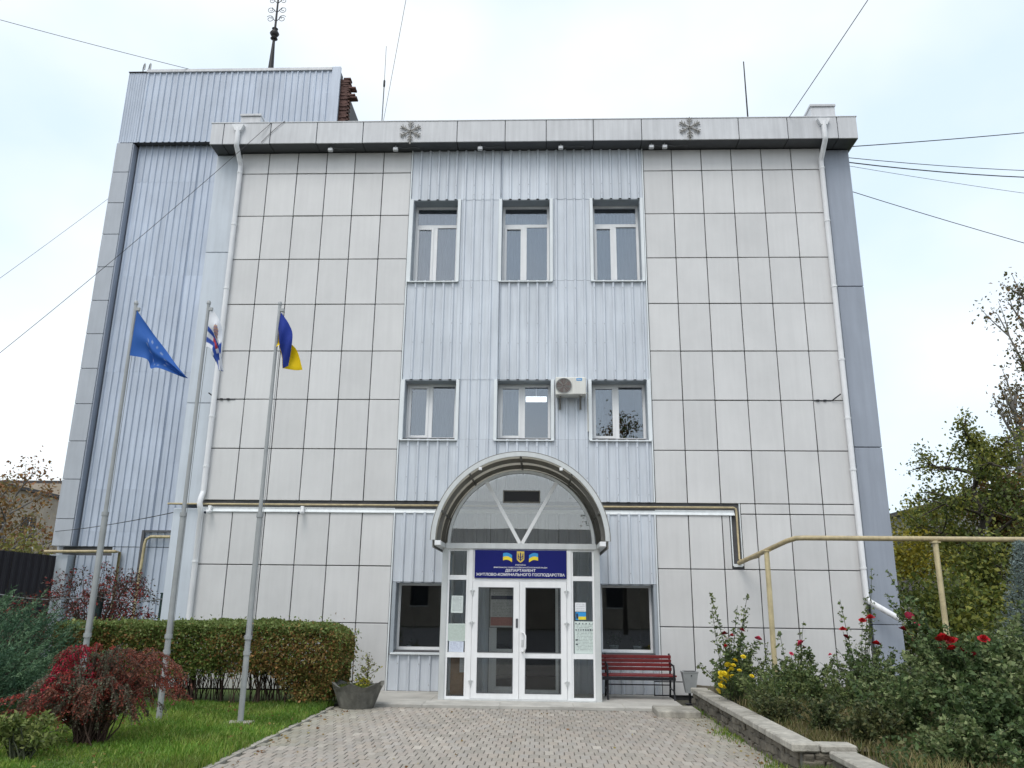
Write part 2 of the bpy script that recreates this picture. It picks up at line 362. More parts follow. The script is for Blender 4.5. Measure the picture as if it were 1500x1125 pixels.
# ------------------------------------------------------------------ main building
B = thing('office_building', 'three storey office building clad in pale panels and ribbed blue steel', 'building', (-.3, 3.4, 0))
ROWS = [.02, 1.315, 2.45, 3.57, 3.785, 4.905, 6.005, 7.12, 8.235, 9.345, 10.45, 11.56, 12.12]
LX = [-7.22, -6.54, -5.84, -5.14, -4.46, -3.77, -3.10]
RX = [2.38, 3.05, 3.74, 4.44, 5.14, 5.83, 6.52]
cache = {}
def panel_mesh(w, h, m, t=.03, b=.007):
    k = (round(w, 3), round(h, 3), m)
    if k not in cache:
        q = MB(); q.bbox(-w/2, w/2, 0, t, -h/2, h/2, b)
        me = mesh_from(q.v, q.f, 'panel'); me.materials.append(M[m]); cache[k] = me
    return cache[k]
def panel(x0, x1, z0, z1, y=0., m='tile', g=.009, name='panel', parent=None):
    r = rnd
    inst(name, panel_mesh(x1-x0-2*g, z1-z0-2*g, m), parent or B, ((x0+x1)/2, y, (z0+z1)/2), (r.gauss(0, .0045), r.gauss(0, .0012), r.gauss(0, .0045)))
for side, XS in (('L', LX), ('R', RX)):
    for i in range(6):
        for j in range(12):
            z0, z1 = ROWS[j], ROWS[j+1]; x0, x1 = XS[i], XS[i+1]
            if j == 3 and (side == 'L' or i < 2): continue
            if side == 'R' and i == 2 and j in (2, 3):
                if j == 2: panel(x0, 3.90, z0, z1)
                panel(4.13, x1, z0, z1); continue
            panel(x0, x1, z0, z1)
# openings: (x0,x1,z0,z1)
TOPW = [(-3.0, -1.95, 8.82, 10.83), (-.93, .19, 8.82, 10.83), (1.17, 2.27, 8.82, 10.83)]
MIDW = [(-3.0, -1.86, 5.16, 6.45), (-.97, .21, 5.16, 6.45), (1.08, 2.29, 5.16, 6.45)]
GRDW = [(-2.98, -1.93, .80, 2.13), (1.2, 2.28, .80, 2.13)]
DOOR = (-1.05, .35, .03, 2.15)
# backing walls behind the tiles and round the openings
def holes_wall(x0, x1, z0, z1, holes, y0, y1, m, name):
    xs = sorted({x0, x1, *[h[0] for h in holes], *[h[1] for h in holes]}); zs = sorted({z0, z1, *[h[2] for h in holes], *[h[3] for h in holes]})
    q = MB()
    for i in range(len(xs)-1):
        j = 0
        while j < len(zs)-1:
            cx = (xs[i]+xs[i+1])/2
            ins = lambda jj: any(h[0] < cx < h[1] and h[2] < (zs[jj]+zs[jj+1])/2 < h[3] for h in holes)
            if ins(j): j += 1; continue
            k = j
            while k+1 < len(zs)-1 and not ins(k+1): k += 1
            q.box(xs[i], xs[i+1], y0, y1, zs[j], zs[k+1]); j = k+1
    part(name, q, m, B)
part('wall', MB().box(-7.24, -3.09, .045, .5, -.05, 12.3), M['joint'], B)
part('wall', MB().box(2.37, 6.56, .045, .5, -.05, 12.3), M['joint'], B)
holes_wall(-3.088, 2.368, -.05, 12.3, TOPW+MIDW+GRDW+[DOOR], .03, .5, M['joint'], 'wall')
part('side_wall', MB().box(-7.86, -7.25, .5, 6.9, -.05, 12.4), M['blue'], B)
part('side_wall', MB().box(6.57, 7.18, .72, 6.9, -.05, 12.4), M['blue'], B)
part('rear_wall', MB().box(-7.24, 6.56, 6.6, 6.9, -.05, 12.4), M['joint'], B)
part('roof', MB().box(-7.84, 7.2, .0, 6.9, 12.42, 12.56), M['oldd'], B)
# floors and cross walls close the rooms
for z in (.0, 3.6, 7.6, 11.6):
    part('floor_slab', MB().box(-7.2, 6.5, .52, 6.58, z-.06, z+.02), M['room'], B)
for x in (-3.3, -1.42, .65, 2.55):
    part('partition', MB().box(x-.05, x+.05, .52, 6.58, .03, 12.4), M['room'], B)
part('inner_wall', MB().box(-7.2, 6.5, 4.2, 4.3, .03, 12.4), M['room'], B)
# pilasters at both ends
for z0, z1 in ((.02, 3.62), (3.72, 5.93), (5.94, 9.56), (9.57, 12.12)):
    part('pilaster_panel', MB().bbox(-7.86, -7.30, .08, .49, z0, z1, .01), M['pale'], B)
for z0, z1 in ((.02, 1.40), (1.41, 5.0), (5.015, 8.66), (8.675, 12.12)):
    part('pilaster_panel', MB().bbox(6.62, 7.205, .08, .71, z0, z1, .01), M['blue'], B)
# corrugated sheets
PITCH, PH = .213, -2.865
def corr(x0, x1, z0, z1, y=0., pitch=PITCH, ph=PH, m='corr', parent=None, h=.042, name='corrugated_sheet'):
    xs = [(x0, 0.)]
    k = math.floor((x0-ph)/pitch)-1
    while ph+k*pitch < x1+pitch:
        c = ph+k*pitch; w, t = pitch*.18, pitch*.08
        for dx, hh in ((-w, 0), (-t, 1), (t, 1), (w, 0)):
            if x0 < c+dx < x1: xs.append((c+dx, hh*h))
        k += 1
    xs.append((x1, 0.))
    vs = []; fs = []
    for x, hh in xs: vs += [(x, y-hh, z0), (x, y-hh, z1)]
    n = len(xs)
    fs = [(2*i, 2*i+2, 2*i+3, 2*i+1) for i in range(n-1)]
    nb = len(vs)
    for x, hh in xs: vs += [(x, y-hh+.006, z0), (x, y-hh+.006, z1)]
    fs += [(nb+2*i+1, nb+2*i+3, nb+2*i+2, nb+2*i) for i in range(n-1)]
    fs += [(2*i, nb+2*i, nb+2*i+2, 2*i+2) for i in range(n-1)]+[(2*i+1, 2*i+3, nb+2*i+3, nb+2*i+1) for i in range(n-1)]
    return part(name, MB().add(vs, fs), M[m], parent or B)
XB = [-3.06, -1.905, -.955, .215, 1.125, 2.34]
for i in range(5): corr(XB[i]+(.002 if i else 0), XB[i+1], 10.835, 12.12, -.004)
for i in (1, 3): corr((-1.88, 0, 0, .26)[0 if i == 1 else 3], -1.0 if i == 1 else 1.10, 8.80, 10.84, .004)
for i in range(5): corr(XB[i]+.002, XB[i+1], 6.46, 8.79, -.004)
corr(-1.80, -1.04, 5.13, 6.465, .004); corr(.285, 1.01, 5.13, 6.465, .004)
for i in range(5): corr(XB[i]+.002, XB[i+1], 3.80, 5.125, -.004)
corr(-3.06, -1.9, 2.14, 3.56, -.004); corr(1.15, 2.34, 2.14, 3.56, -.004)
corr(-1.88, -1.06, .03, 3.56, .002); corr(.37, 1.15, .03, 3.56, .002); corr(-1.05, .36, 2.16, 3.56, .0)
corr(-3.06, -1.89, .04, .715, -.004); corr(1.16, 2.34, .04, .715, -.004)
for x0, x1 in ((-3.092, -3.066), (2.343, 2.369)):
    for z0, z1 in ((.04, 3.56), (3.8, 12.12)): part('edge_trim', MB().box(x0, x1, -.05, .03, z0, z1), M['trim'], B)
# screws in rows
def screws():
    q = MB(); r = random.Random(5); zs = [11.2, 10.95, 8.6, 7.75, 7.3, 6.65, 4.95, 4.3, 3.95, 3.4, 2.35, .55, .15]
    for z in zs:
        k = 0
        while PH+k*PITCH < 2.3:
            x = PH+k*PITCH; k += 1
            if r.random() < .45: continue
            if z < 3 and -2.0 < x < 1.2: continue
            zz = z+r.gauss(0, .006); q.box(x-.007, x+.007, -.054, -.042, zz-.007, zz+.007)
    part('screws', q, M['steel'], B, 'stuff')
screws()
# windows
def frame_rect(q, x0, x1, z0, z1, w, y0, y1, wb=None):
    wb = wb or w
    q.box(x0, x0+w, y0, y1, z0, z1); q.box(x1-w, x1, y0, y1, z0, z1)
    q.box(x0+w, x1-w, y0, y1, z1-w, z1); q.box(x0+w, x1-w, y0, y1, z0, z0+wb)
def window(x0, x1, z0, z1, kind):
    w = thing_part('window', ((x0+x1)/2, .2, z0))
    # reveal lining
    q = MB(); q.box(x0, x0+.012, .0, .46, z0, z1); q.box(x1-.012, x1, .0, .46, z0, z1); q.box(x0, x1, .0, .46, z1-.012, z1+.0); part('reveal', q, M['reveal'], w)
    part('sill', MB().add([(x0-.05, -.075, z0-.05), (x1+.05, -.075, z0-.05), (x1+.05, .34, z0+.012), (x0-.05, .34, z0+.012), (x0-.05, -.075, z0-.075), (x1+.05, -.075, z0-.075), (x1+.05, .34, z0-.02), (x0-.05, .34, z0-.02)],
         [(0,1,2,3),(7,6,5,4),(0,4,5,1),(1,5,6,2),(2,6,7,3),(3,7,4,0)]), M['trim'], w)
    if kind != 'g':
        for a, b in ((x0-.065, x0+.004), (x1-.004, x1+.065)): part('surround', MB().box(a, b, -.058, .03, z0-.05, z1), M['trim'], w)
    else:
        for a, b in ((x0-.07, x0+.004), (x1-.004, x1+.06)): part('surround', MB().box(a, b, -.03, .03, z0-.05, z1), M['reveal'], w)
    fy0, fy1 = .31, .37
    q = MB(); xm = x0+(x1-x0)*.47
    if kind == 'g':
        frame_rect(q, x0+.013, x1-.013, z0+.012, z1-.013, .045, fy0, fy1); part('frame', q, M['white'], w)
        part('pane', MB().box(x0+.05, x1-.05, .338, .344, z0+.05, z1-.05), M['glass_g'], w); return w
    frame_rect(q, x0+.013, x1-.013, z0+.012, z1-.013, .055, fy0, fy1)
    zt = z1-.56 if kind == 't' else z1-.013
    q.box(xm-.05, xm+.05, fy0+.001, fy1, z0+.06, zt)
    if kind == 't': q.box(x0+.06, x1-.06, fy0-.001, fy1+.001, zt, zt+.075)
    part('frame', q, M['white'], w)
    q = MB(); frame_rect(q, x0+.06, xm-.04, z0+.06, zt-(.0 if kind == 't' else .05), .05, fy0-.02, fy1-.01); part('sash', q, M['white'], w)
    gz = zt if kind == 't' else z1-.06
    skew(part('pane', MB().box(x0+.1, xm-.08, .332, .338, z0+.1, gz-.04), M['glass_u'], w))
    skew(part('pane', MB().box(xm+.045, x1-.06, .346, .352, z0+.06, gz), M['glass_u'], w))
    if kind == 't': skew(part('pane', MB().box(x0+.06, x1-.06, .346, .352, zt+.07, z1-.06), M['glass_u'], w))
    # curtain / blinds
    vs = []; fs = []; n = 60
    for i in range(n+1):
        x = x0+.04+(x1-x0-.08)*i/n; y = .56+.018*math.sin(i*1.25)+.01*math.sin(i*.37)
        vs += [(x, y, z0-.05), (x, y, z1-.12)]
    fs = [(2*i, 2*i+2, 2*i+3, 2*i+1) for i in range(n)]
    if not (kind == 'm' and x0 > -1.2): part('curtain', MB().add(vs, fs, True), M['blind'], w)
    else:
        k = 26; part('curtain', MB().add(vs[:2*k+2] if x0 < 0 else vs[:2*14+2], fs[:k] if x0 < 0 else fs[:14], True), M['blind'], w)
    return w
def skew(o):
    o.rotation_euler = (rnd.gauss(0, .006), 0, rnd.gauss(0, .006)); return o
def thing_part(name, loc):
    o = bpy.data.objects.new(name, None); o.empty_display_size = .1; o.location = Vector(loc)-wloc(B); return link(o, B)
for h in TOPW: window(*h, 't')
for h in MIDW: window(*h, 'm')
for h in GRDW: window(*h, 'g')
tag(part('ceiling_lamp', MB().bbox(-.36, .12, .75, .9, 6.18, 6.28, .01), M['tube_light']), 'lit white ceiling lamp seen through middle first floor window', 'lamp')
part('lamp_hanger', MB().box(-.13, -.11, .81, .83, 6.27, 7.54), M['white'], bpy.data.objects['ceiling_lamp'])
# indoor plants on the ground-floor sill
def leafcloud(name, P, size, cols, m, parent=None, kind=None, D=None, aspect=.5, seed=0, flat=0., origin=None, fold=.18):
    """many small leaves: P centres, D optional long-axis directions"""
    rs = np.random.RandomState(seed); P = np.asarray(P, float); n = len(P)
    if D is None:
        D = rs.normal(size=(n, 3))
        if flat: D[:, 2] *= flat
    D = D/np.maximum(np.linalg.norm(D, axis=1, keepdims=True), 1e-6)
    R = rs.normal(size=(n, 3)); A = np.cross(D, R); A /= np.maximum(np.linalg.norm(A, axis=1, keepdims=True), 1e-6); Nn = np.cross(A, D)
    s = (np.asarray(size)*rs.uniform(.5, 1.45, n))[:, None]
    V = np.empty((n, 4, 3)); V[:, 0] = P-D*s*.5; V[:, 2] = P+D*s*.5; mid = P-D*s*.05+Nn*s*fold
    V[:, 1] = mid+A*s*aspect*.5; V[:, 3] = mid-A*s*aspect*.5
    off = wloc(parent) if parent else Vector((0, 0, 0))
    o0 = np.array(origin if origin is not None else (P[:, 0].mean(), P[:, 1].mean(), P[:, 2].min()))
    V = (V.reshape(-1, 3)-o0)
    me = bpy.data.meshes.new(name); me.vertices.add(n*4); me.vertices.foreach_set('co', V.astype(np.float32).ravel())
    me.loops.add(n*4); me.loops.foreach_set('vertex_index', np.arange(n*4, dtype=np.int32)); me.polygons.add(n)
    me.polygons.foreach_set('loop_start', np.arange(0, n*4, 4, dtype=np.int32)); me.update(calc_edges=True)
    C = np.ones((n*4, 4), np.float32); C[:, :3] = np.repeat(np.asarray(cols, np.float32), 4, axis=0)
    ca = me.color_attributes.new('Col', 'FLOAT_COLOR', 'POINT'); ca.data.foreach_set('color', C.ravel())
    me.materials.append(M[m]); o = bpy.data.objects.new(name, me); o.location = Vector(o0)-off
    return link(o, parent, kind)
def palette(n, cols, weights, seed, jit=.22):
    rs = np.random.RandomState(seed); c = np.array(cols)[rs.choice(len(cols), n, p=np.array(weights)/sum(weights))]
    return c*rs.uniform(1-jit, 1+jit, (n, 1))*rs.uniform(.93, 1.07, (n, 3))
def pot_plant(x, y, z, s, label, n):
    t = thing('potted_plant', label, 'plant', (x, y, z), 'pot plants on the window sills')
    part('pot', MB().lathe(x, y, [(s*.30, z), (s*.38, z+s*.45), (s*.42, z+s*.46), (s*.42, z+s*.55), (s*.34, z+s*.55)], 14), M['white'], t)
    rs = np.random.RandomState(int(x*100) % 97); P = rs.normal(size=(n, 3))*[s*.28, s*.22, s*.25]+[x, y, z+s*.95]
    P[:, 2] = np.maximum(P[:, 2], z+s*.5)
    leafcloud('foliage', P, s*.28, palette(n, [(.035, .07, .025), (.05, .09, .03)], [1, 1], 4), 'leaf', t, seed=3, aspect=.6)
part('inner_sill', MB().box(-3.0, -1.9, .38, .62, .76, .80), M['white'], B); part('inner_sill', MB().box(1.19, 2.3, .38, .62, .76, .80), M['white'], B)
pot_plant(1.50, .50, .80, .24, 'leafy plant in white pot behind window above the red bench', 90)
pot_plant(1.98, .50, .80, .22, 'small plant in wide white pot beside leafier plant above bench', 16)
pot_plant(-2.74, .50, .80, .13, 'tiny pot on the sill of window left of entrance', 14)
# cornice
CX = [-7.87, -7.56, -6.43, -5.32, -4.22, -1.99, -.86, .10, 1.20, 2.32, 4.56, 5.68, 6.82, 7.27]
for a, b in zip(CX[:-1], CX[1:]):
    part('cornice_panel', MB().bbox(a+.008, b-.008, -.40, -.37, 12.13+rnd.uniform(-.003, .003), 12.70, .006), M['corn'], B)
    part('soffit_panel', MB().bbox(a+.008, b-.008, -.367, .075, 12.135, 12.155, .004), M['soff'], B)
part('cornice_core', MB().box(-7.86, 7.26, -.362, .06, 12.17, 12.68), M['joint'], B)
part('cornice_cap', MB().bbox(-7.88, 7.28, -.412, .3, 12.683, 12.712, .006), M['corn'], B)
for s, x0 in ((-1, -7.87), (1, 7.255)): part('cornice_end', MB().bbox(x0, x0+.02, -.36, 2.6, 12.135, 12.678, .004), M['corn'], B)
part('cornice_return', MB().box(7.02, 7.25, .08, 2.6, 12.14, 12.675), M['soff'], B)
for x0, x1, z1 in ((-7.2, -6.72, 12.97), (6.27, 6.83, 13.06)):
    part('parapet_box', MB().bbox(x0, x1, -.34, 1.2, 12.70, z1-.06, .01), M['corn'], B)
    part('parapet_cap', MB().bbox(x0-.02, x1+.012, -.37, 1.22, z1-.06, z1, .006), M['corn'], B)
# groove flashing and gas pipe
part('flashing', MB().add([(-7.22, -.03, 3.555), (4.0, -.03, 3.555), (4.0, .043, 3.65), (-7.22, .043, 3.65), (-7.22, -.03, 3.54), (4.0, -.03, 3.54), (4.0, .045, 3.54), (-7.22, .045, 3.54)],
     [(0,1,2,3),(4,7,6,5),(0,4,5,1),(1,5,6,2),(2,6,7,3),(3,7,4,0)]), M['trim'], B)
# downpipes
def downpipe(x, kink):
    d = thing_part('downpipe', (x, -.08, .2))
    zt = 12.58
    q = MB(); q.tube([(x, -.45, zt-.05), (x, -.455, 12.13), (x, -.44, 12.06), (x, -.1, 11.78), (x, -.075, 11.7), (x, -.075, 3.95)], .058, 10)
    if kink == 'L': q.tube([(x, -.075, 3.95), (x-.01, -.13, 3.82), (x-.02, -.15, 3.72), (x, -.15, 3.62), (x, -.075, 3.5), (x, -.075, 1.25)], .058, 10); q.tube([(x, -.075, 1.25), (x, -.075, .4), (x-.02, -.16, .25)], .060, 10)
    else: q.tube([(x, -.075, 3.95), (x, -.075, 1.95), (x+.03, -.09, 1.86), (x+.45, -.3, 1.56), (x+.72, -.42, 1.40)], .058, 10)
    part('pipe', q, M['pipe_w'], d)
    part('hopper', MB().add([(x-.14, -.50, zt+.02), (x+.14, -.50, zt+.02), (x+.14, -.40, zt+.02), (x-.14, -.40, zt+.02), (x-.07, -.49, zt-.14), (x+.07, -.49, zt-.14), (x+.07, -.40, zt-.14), (x-.07, -.40, zt-.14)],
        [(0,1,2,3),(7,6,5,4),(0,4,5,1),(1,5,6,2),(2,6,7,3),(3,7,4,0)]), M['pipe_w'], d)
    for z in (11.55, 10.2, 8.6, 6.9, 5.6, 4.5, 2.5):
        part('collar', MB().tube([(x, -.075, z-.02), (x, -.075, z+.02)], .067, 10), M['pipe_w'], d)
        part('bracket', MB().box(x-.015, x+.015, -.03, .05, z-.012, z+.012), M['steel'], d)
downpipe(-7.19, 'L'); downpipe(6.49, 'R')

for x, sg_ in ((6.02, 1), (-6.95, -1)):
    q = MB(); q.box(x-.18, x+.2, -.012, -.001, 5.995, 6.012)
    for dx in (-.1, .05): q.box(x+dx-.03, x+dx+.03, -.03, 0, 5.985, 6.02)
    q.tube([(x+.2*sg_, -.02, 6.0), (x+.36*sg_, -.12, 6.12)], .014, 6); part('anchor_bracket', q, M['iron'], B)
# ------------------------------------------------------------------ tower behind
T = thing('clad_tower', 'tall windowless tower clad in blue ribbed steel behind the office building', 'building', (-10.8, 9, 0))
part('core', MB().box(-14.5, -7.1, 7.36, 11.5, -.05, 19.7), M['joint'], T)
part('overhang', MB().box(-14.6, -7.06, 7.06, 7.34, 16.96, 19.7), M['joint'], T)
for k in range(7):
    x0, x1 = -13.98+k*.99, -13.98+(k+1)*.99
    corr(x0+.002, x1, 16.93, 19.70, 7.0, .2135, -13.9, 'corr2', T, .042)
corr(-14.62, -13.985, 16.93, 19.72, 7.0, .085, -14.6, 'corr2', T, .014)
part('coping', MB().bbox(-13.97, -7.35, 6.93, 7.4, 19.70, 19.82, .01), M['corn'], T)
part('coping', MB().bbox(-14.63, -13.98, 6.96, 7.4, 19.725, 19.76, .006), M['oldd'], T)
part('corner_trim', MB().box(-7.35, -7.05, 6.95, 7.05, 16.9, 19.84), M['corr2'], T)
zs = [3.25, 4.06, 5.26, 6.45, 7.64, 8.80, 9.96, 11.11, 12.29, 13.47, 14.63, 15.79, 16.925]
for a, b in zip(zs[:-1], zs[1:]): part('pilaster_panel', MB().bbox(-14.66, -14.10, 7.0, 7.37, a+.008, b-.008, .008), M['tpil'], T)
part('pilaster_panel', MB().bbox(-14.66, -14.10, 7.0, 7.37, .0, 3.0, .008), M['pale'], T)
part('pilaster_side', MB().box(-14.095, -14.06, 7.03, 7.35, 3.26, 16.9), M['blue'], T)
zz = [3.27, 3.71, 4.99, 8.77, 12.07, 15.56, 16.94]
for k in range(6):
    x0, x1 = -14.03+k*1.1, -14.03+(k+1)*1.1
    for j in range(6):
        corr(x0+.002, x1, zz[j], zz[j+1]+.02, 7.3-.004*(j % 2), .2135, -13.97, 'corr2', T, .042)
    corr(x0+.002, x1, .0, 3.0 if k == 0 else 3.25, 7.3, .2135, -13.97, 'corr2', T, .042)
part('side_wall', MB().box(-14.7, -14.51, 7.38, 11.5, -.05, 19.7), M['tpil'], T)
# bare brick end of the parapet, ragged
BR = thing_part('brick_pier', (-6.85, 7.2, 17.2)); BR.parent = T; BR.location = Vector((-6.85, 7.2, 17.2))-wloc(T)
bmesh_b = []
for k in range(4):
    q = MB(); q.bbox(-.125, .125, -.06, .06, -.033, .033, .008); me = mesh_from(q.v, q.f, 'brick'); me.materials.append(M['brick']); bmesh_b.append(me)
z = 12.6; row = 0
while z < 19.55:
    n = 2
    wmax = max(.2, .33+.09*math.sin(row*1.3)+.09*math.sin(row*.31))
    for col in range(2):
        x = -7.03+.125+col*.255+(.06 if row % 2 else 0)
        if x+.08-(-7.05) > wmax+.08 or (z < 17.3 and row % 3): continue
        inst('brick', bmesh_b[(row+col) % 4], BR, (x, 7.18+rnd.uniform(-.03, .03), z), (0, rnd.gauss(0, .05), rnd.gauss(0, .08)))
        if z > 17.2: inst('brick', bmesh_b[(row+col+1) % 4], BR, (x, 7.32, z), (0, rnd.gauss(0, .03), rnd.gauss(0, .04)))
    z += .074; row += 1
part('core', MB().box(-7.06, -6.82, 7.13, 7.4, 12.5, 19.45), M['brick'], BR)
part('wire_tie', MB().tube([(-6.72, 7.15, 18.2), (-6.55, 7.1, 17.4)], .012, 5), M['oldd'], BR)
# ladder hooks on the tower roof
lad = thing('roof_ladder', 'hooked top of a steel ladder over the tower edge', 'ladder', (-14.3, 7.1, 19.7))
for x in (-14.33, -14.12):
    part('rail', MB().tube([(x, 7.45, 19.6), (x, 7.3, 20.1), (x+.03, 7.28, 20.26), (x+.08, 7.24, 20.30), (x+.12, 7.2, 20.22), (x+.13, 7.18, 20.0)], .022, 6), M['steel'], lad)
part('rung', MB().tube([(-14.33, 7.44, 19.72), (-14.12, 7.44, 19.72)], .016, 6), M['steel'], lad)
# spire with ball and scrolled vane
sp = thing('iron_spire', 'black iron spire with ball and scrollwork vane above the tower', 'spire', (-10.3, 9, 19.6))
sx, sy = -10.36, 9.0
part('mast', MB().lathe(sx, sy, [(.12, 19.6), (.105, 21.4), (.05, 22.62), (.045, 22.7)], 10), M['spire'], sp)
part('ball', MB().lathe(sx, sy, [(.05, 22.66), (.14, 22.70), (.05, 22.76), (.12, 22.82), (.18, 22.93), (.12, 23.04), (.05, 23.1), (.12, 23.15), (.05, 23.2)], 14), M['spire'], sp)
part('rod', MB().tube([(sx, sy, 23.15), (sx, sy, 26.2)], [.045, .02], 7), M['spire'], sp)
def spiral(cx, cz, r0, turns, a0, sgn):
    return [(cx+sgn*r0*(1-.75*t)*math.cos(a0+turns*2*math.pi*t), sy, cz+r0*(1-.75*t)*math.sin(a0+turns*2*math.pi*t)) for t in [i/22 for i in range(23)]]
for sgn in (-1, 1):
    for k in range(5):
        cz = 23.62+k*.42
        part('scroll', MB().tube(spiral(sx+sgn*.24, cz, .16-.012*k, 1.4, math.pi*(1.0 if k % 2 else .2), sgn), .011, 5), M['spire'], sp)
        part('stay', MB().tube([(sx, sy, cz-.14), (sx+sgn*.1, sy, cz-.02), (sx+sgn*.2, sy, cz+.1)], .014, 5), M['spire'], sp)
# roof rods
t = thing('lightning_rod', 'straight dark lightning rod standing on the cornice by the right snowflake', 'rod', (5.05, .5, 12.55))
part('rod', MB().tube([(5.05, .5, 12.5), (5.05, .5, 14.9)], [.022, .014], 6), M['spire'], t); part('foot', MB().lathe(5.05, .5, [(.06, 12.55), (.06, 12.6), (.025, 12.68)], 8), M['spire'], t)
t = thing('whip_antenna', 'thin whip antenna with a coil on the roof beside the brick pier', 'antenna', (-4.57, 3, 12.55))
part('mast', MB().tube([(-4.57, 3, 12.5), (-4.57, 3, 16.2)], .016, 6), M['wireg'], t); part('whip', MB().tube([(-4.57, 3, 16.2), (-4.58, 3, 17.5)], .008, 5), M['wireg'], t)
part('coil', MB().lathe(-4.57, 3, [(.012, 16.1), (.03, 16.13), (.03, 16.32), (.012, 16.35)], 8), M['spire'], t)

# ------------------------------------------------------------------ things fixed to the facade
def snowflake(cx, cz, label):
    t = thing('snowflake_decoration', label, 'decoration', (cx, -.41, cz-.28), 'snowflakes on the cornice')
    y = -.43; R = .265
    for k in range(6):
        a = math.pi/2+k*math.pi/3; d = Vector((math.cos(a), 0, math.sin(a)))
        q = MB(); c = Vector((cx, y, cz)); q.bar(c, c+d*R, .02, .02)
        for f, l in ((.45, .085), (.72, .085)):
            for s in (-1, 1):
                e = Vector((math.cos(a+s*.85), 0, math.sin(a+s*.85))); p = c+d*R*f; q.bar(p, p+e*l, .014, .016-.002*s)
        part('arm', q, M['rib'], t)
    part('bracket', MB().box(cx-.02, cx+.02, -.42, -.395, cz-.33, cz+.02), M['rib'], t)
snowflake(-3.09, 12.41, 'wire snowflake on the cornice above the left top window')
snowflake(3.43, 12.44, 'wire snowflake on the cornice near the lightning rod')
def flood(x, label):
    t = thing('floodlight', label, 'floodlight', (x, -.2, 12.0), 'floodlights under the cornice')
    part('housing', MB().bbox(x-.055, x+.055, -.30, -.22, 11.99, 12.07, .008), M['lamp'], t)
    part('lens', MB().box(x-.045, x+.045, -.307, -.301, 12.0, 12.06), M['inkw'], t)
    part('bracket', MB().box(x-.012, x+.012, -.27, -.25, 12.06, 12.14), M['steel'], t)
    pts = [(x+.05, -.26, 12.08)]+[(x+.05+.1*i, -.2, 12.12-.035*math.sin(i*.9)**2) for i in range(1, 6)]
    part('cable', MB().tube(pts, .007, 5), M['wireg'], t)
for x, l in ((-5.0, 'floodlight under the cornice left of the left snowflake'), (-3.45, 'floodlight just under the left snowflake'), (-1.45, 'floodlight under the cornice above the left top window pier'), (.44, 'floodlight under the cornice right of middle top window'),
             (2.55, 'floodlight of the pair nearer the ribbed steel'), (2.86, 'floodlight of the pair nearer the right snowflake')): flood(x, l)
# air conditioner
ac = thing('air_conditioner', 'white outdoor air conditioner unit on brackets between first floor windows', 'air conditioner', (.62, -.2, 5.98))
part('body', MB().bbox(.30, .95, -.36, -.09, 6.03, 6.42, .015), M['acw'], ac)
part('side_panel', MB().bbox(.66, .94, -.372, -.36, 6.045, 6.405, .004), M['acw'], ac)
g = MB(); cx, cz = .475, 6.225
def disc(q, r, y, n=24): q.add([(cx+r*math.cos(2*math.pi*k/n), y, cz+r*math.sin(2*math.pi*k/n)) for k in range(n)], [tuple(range(n))])
q = MB(); disc(q, .165, -.362); part('fan_well', q, M['rib'], ac)
q = MB()
for k in range(5):
    a = k*2*math.pi/5; q.add([(cx, -.366, cz), (cx+.15*math.cos(a), -.372, cz+.15*math.sin(a)), (cx+.155*math.cos(a+.5), -.366, cz+.155*math.sin(a+.5)), (cx+.14*math.cos(a+.9), -.363, cz+.14*math.sin(a+.9))], [(0, 1, 2, 3)])
part('fan', q, M['acfan'], ac)
q = MB()
for r in (.03, .06, .09, .12, .15, .168): q.tube([(cx+r*math.cos(2*math.pi*k/24), -.378, cz+r*math.sin(2*math.pi*k/24)) for k in range(25)], .0022 if r < .16 else .006, 4, False)
for k in range(8): a = k*math.pi/4; q.tube([(cx+.02*math.cos(a), -.38, cz+.02*math.sin(a)), (cx+.168*math.cos(a), -.38, cz+.168*math.sin(a))], .002, 4)
part('grille', q, M['steel'], ac)
part('logo_plate', MB().box(.745, .865, -.3745, -.3725, 6.335, 6.39), M['skyb'], ac)
for x in (.40, .84):
    q = MB(); q.box(x-.02, x+.02, -.40, -.03, 5.995, 6.03); q.box(x-.021, x+.021, -.065, -.03, 5.78, 6.0)
    q.add([(x-.012, -.37, 5.995), (x+.012, -.37, 5.995), (x+.012, -.065, 5.80), (x-.012, -.065, 5.80), (x-.012, -.34, 5.995), (x+.012, -.34, 5.995), (x+.012, -.065, 5.83), (x-.012, -.065, 5.83)], [(0,1,2,3),(7,6,5,4),(0,3,7,4),(1,5,6,2)])
    part('bracket', q, M['rib'], ac)
part('hose', MB().tube([(.95, -.2, 6.12), (1.0, -.18, 6.1), (1.0, -.06, 6.0), (1.0, -.04, 5.3)], .014, 6), M['acw'], ac)
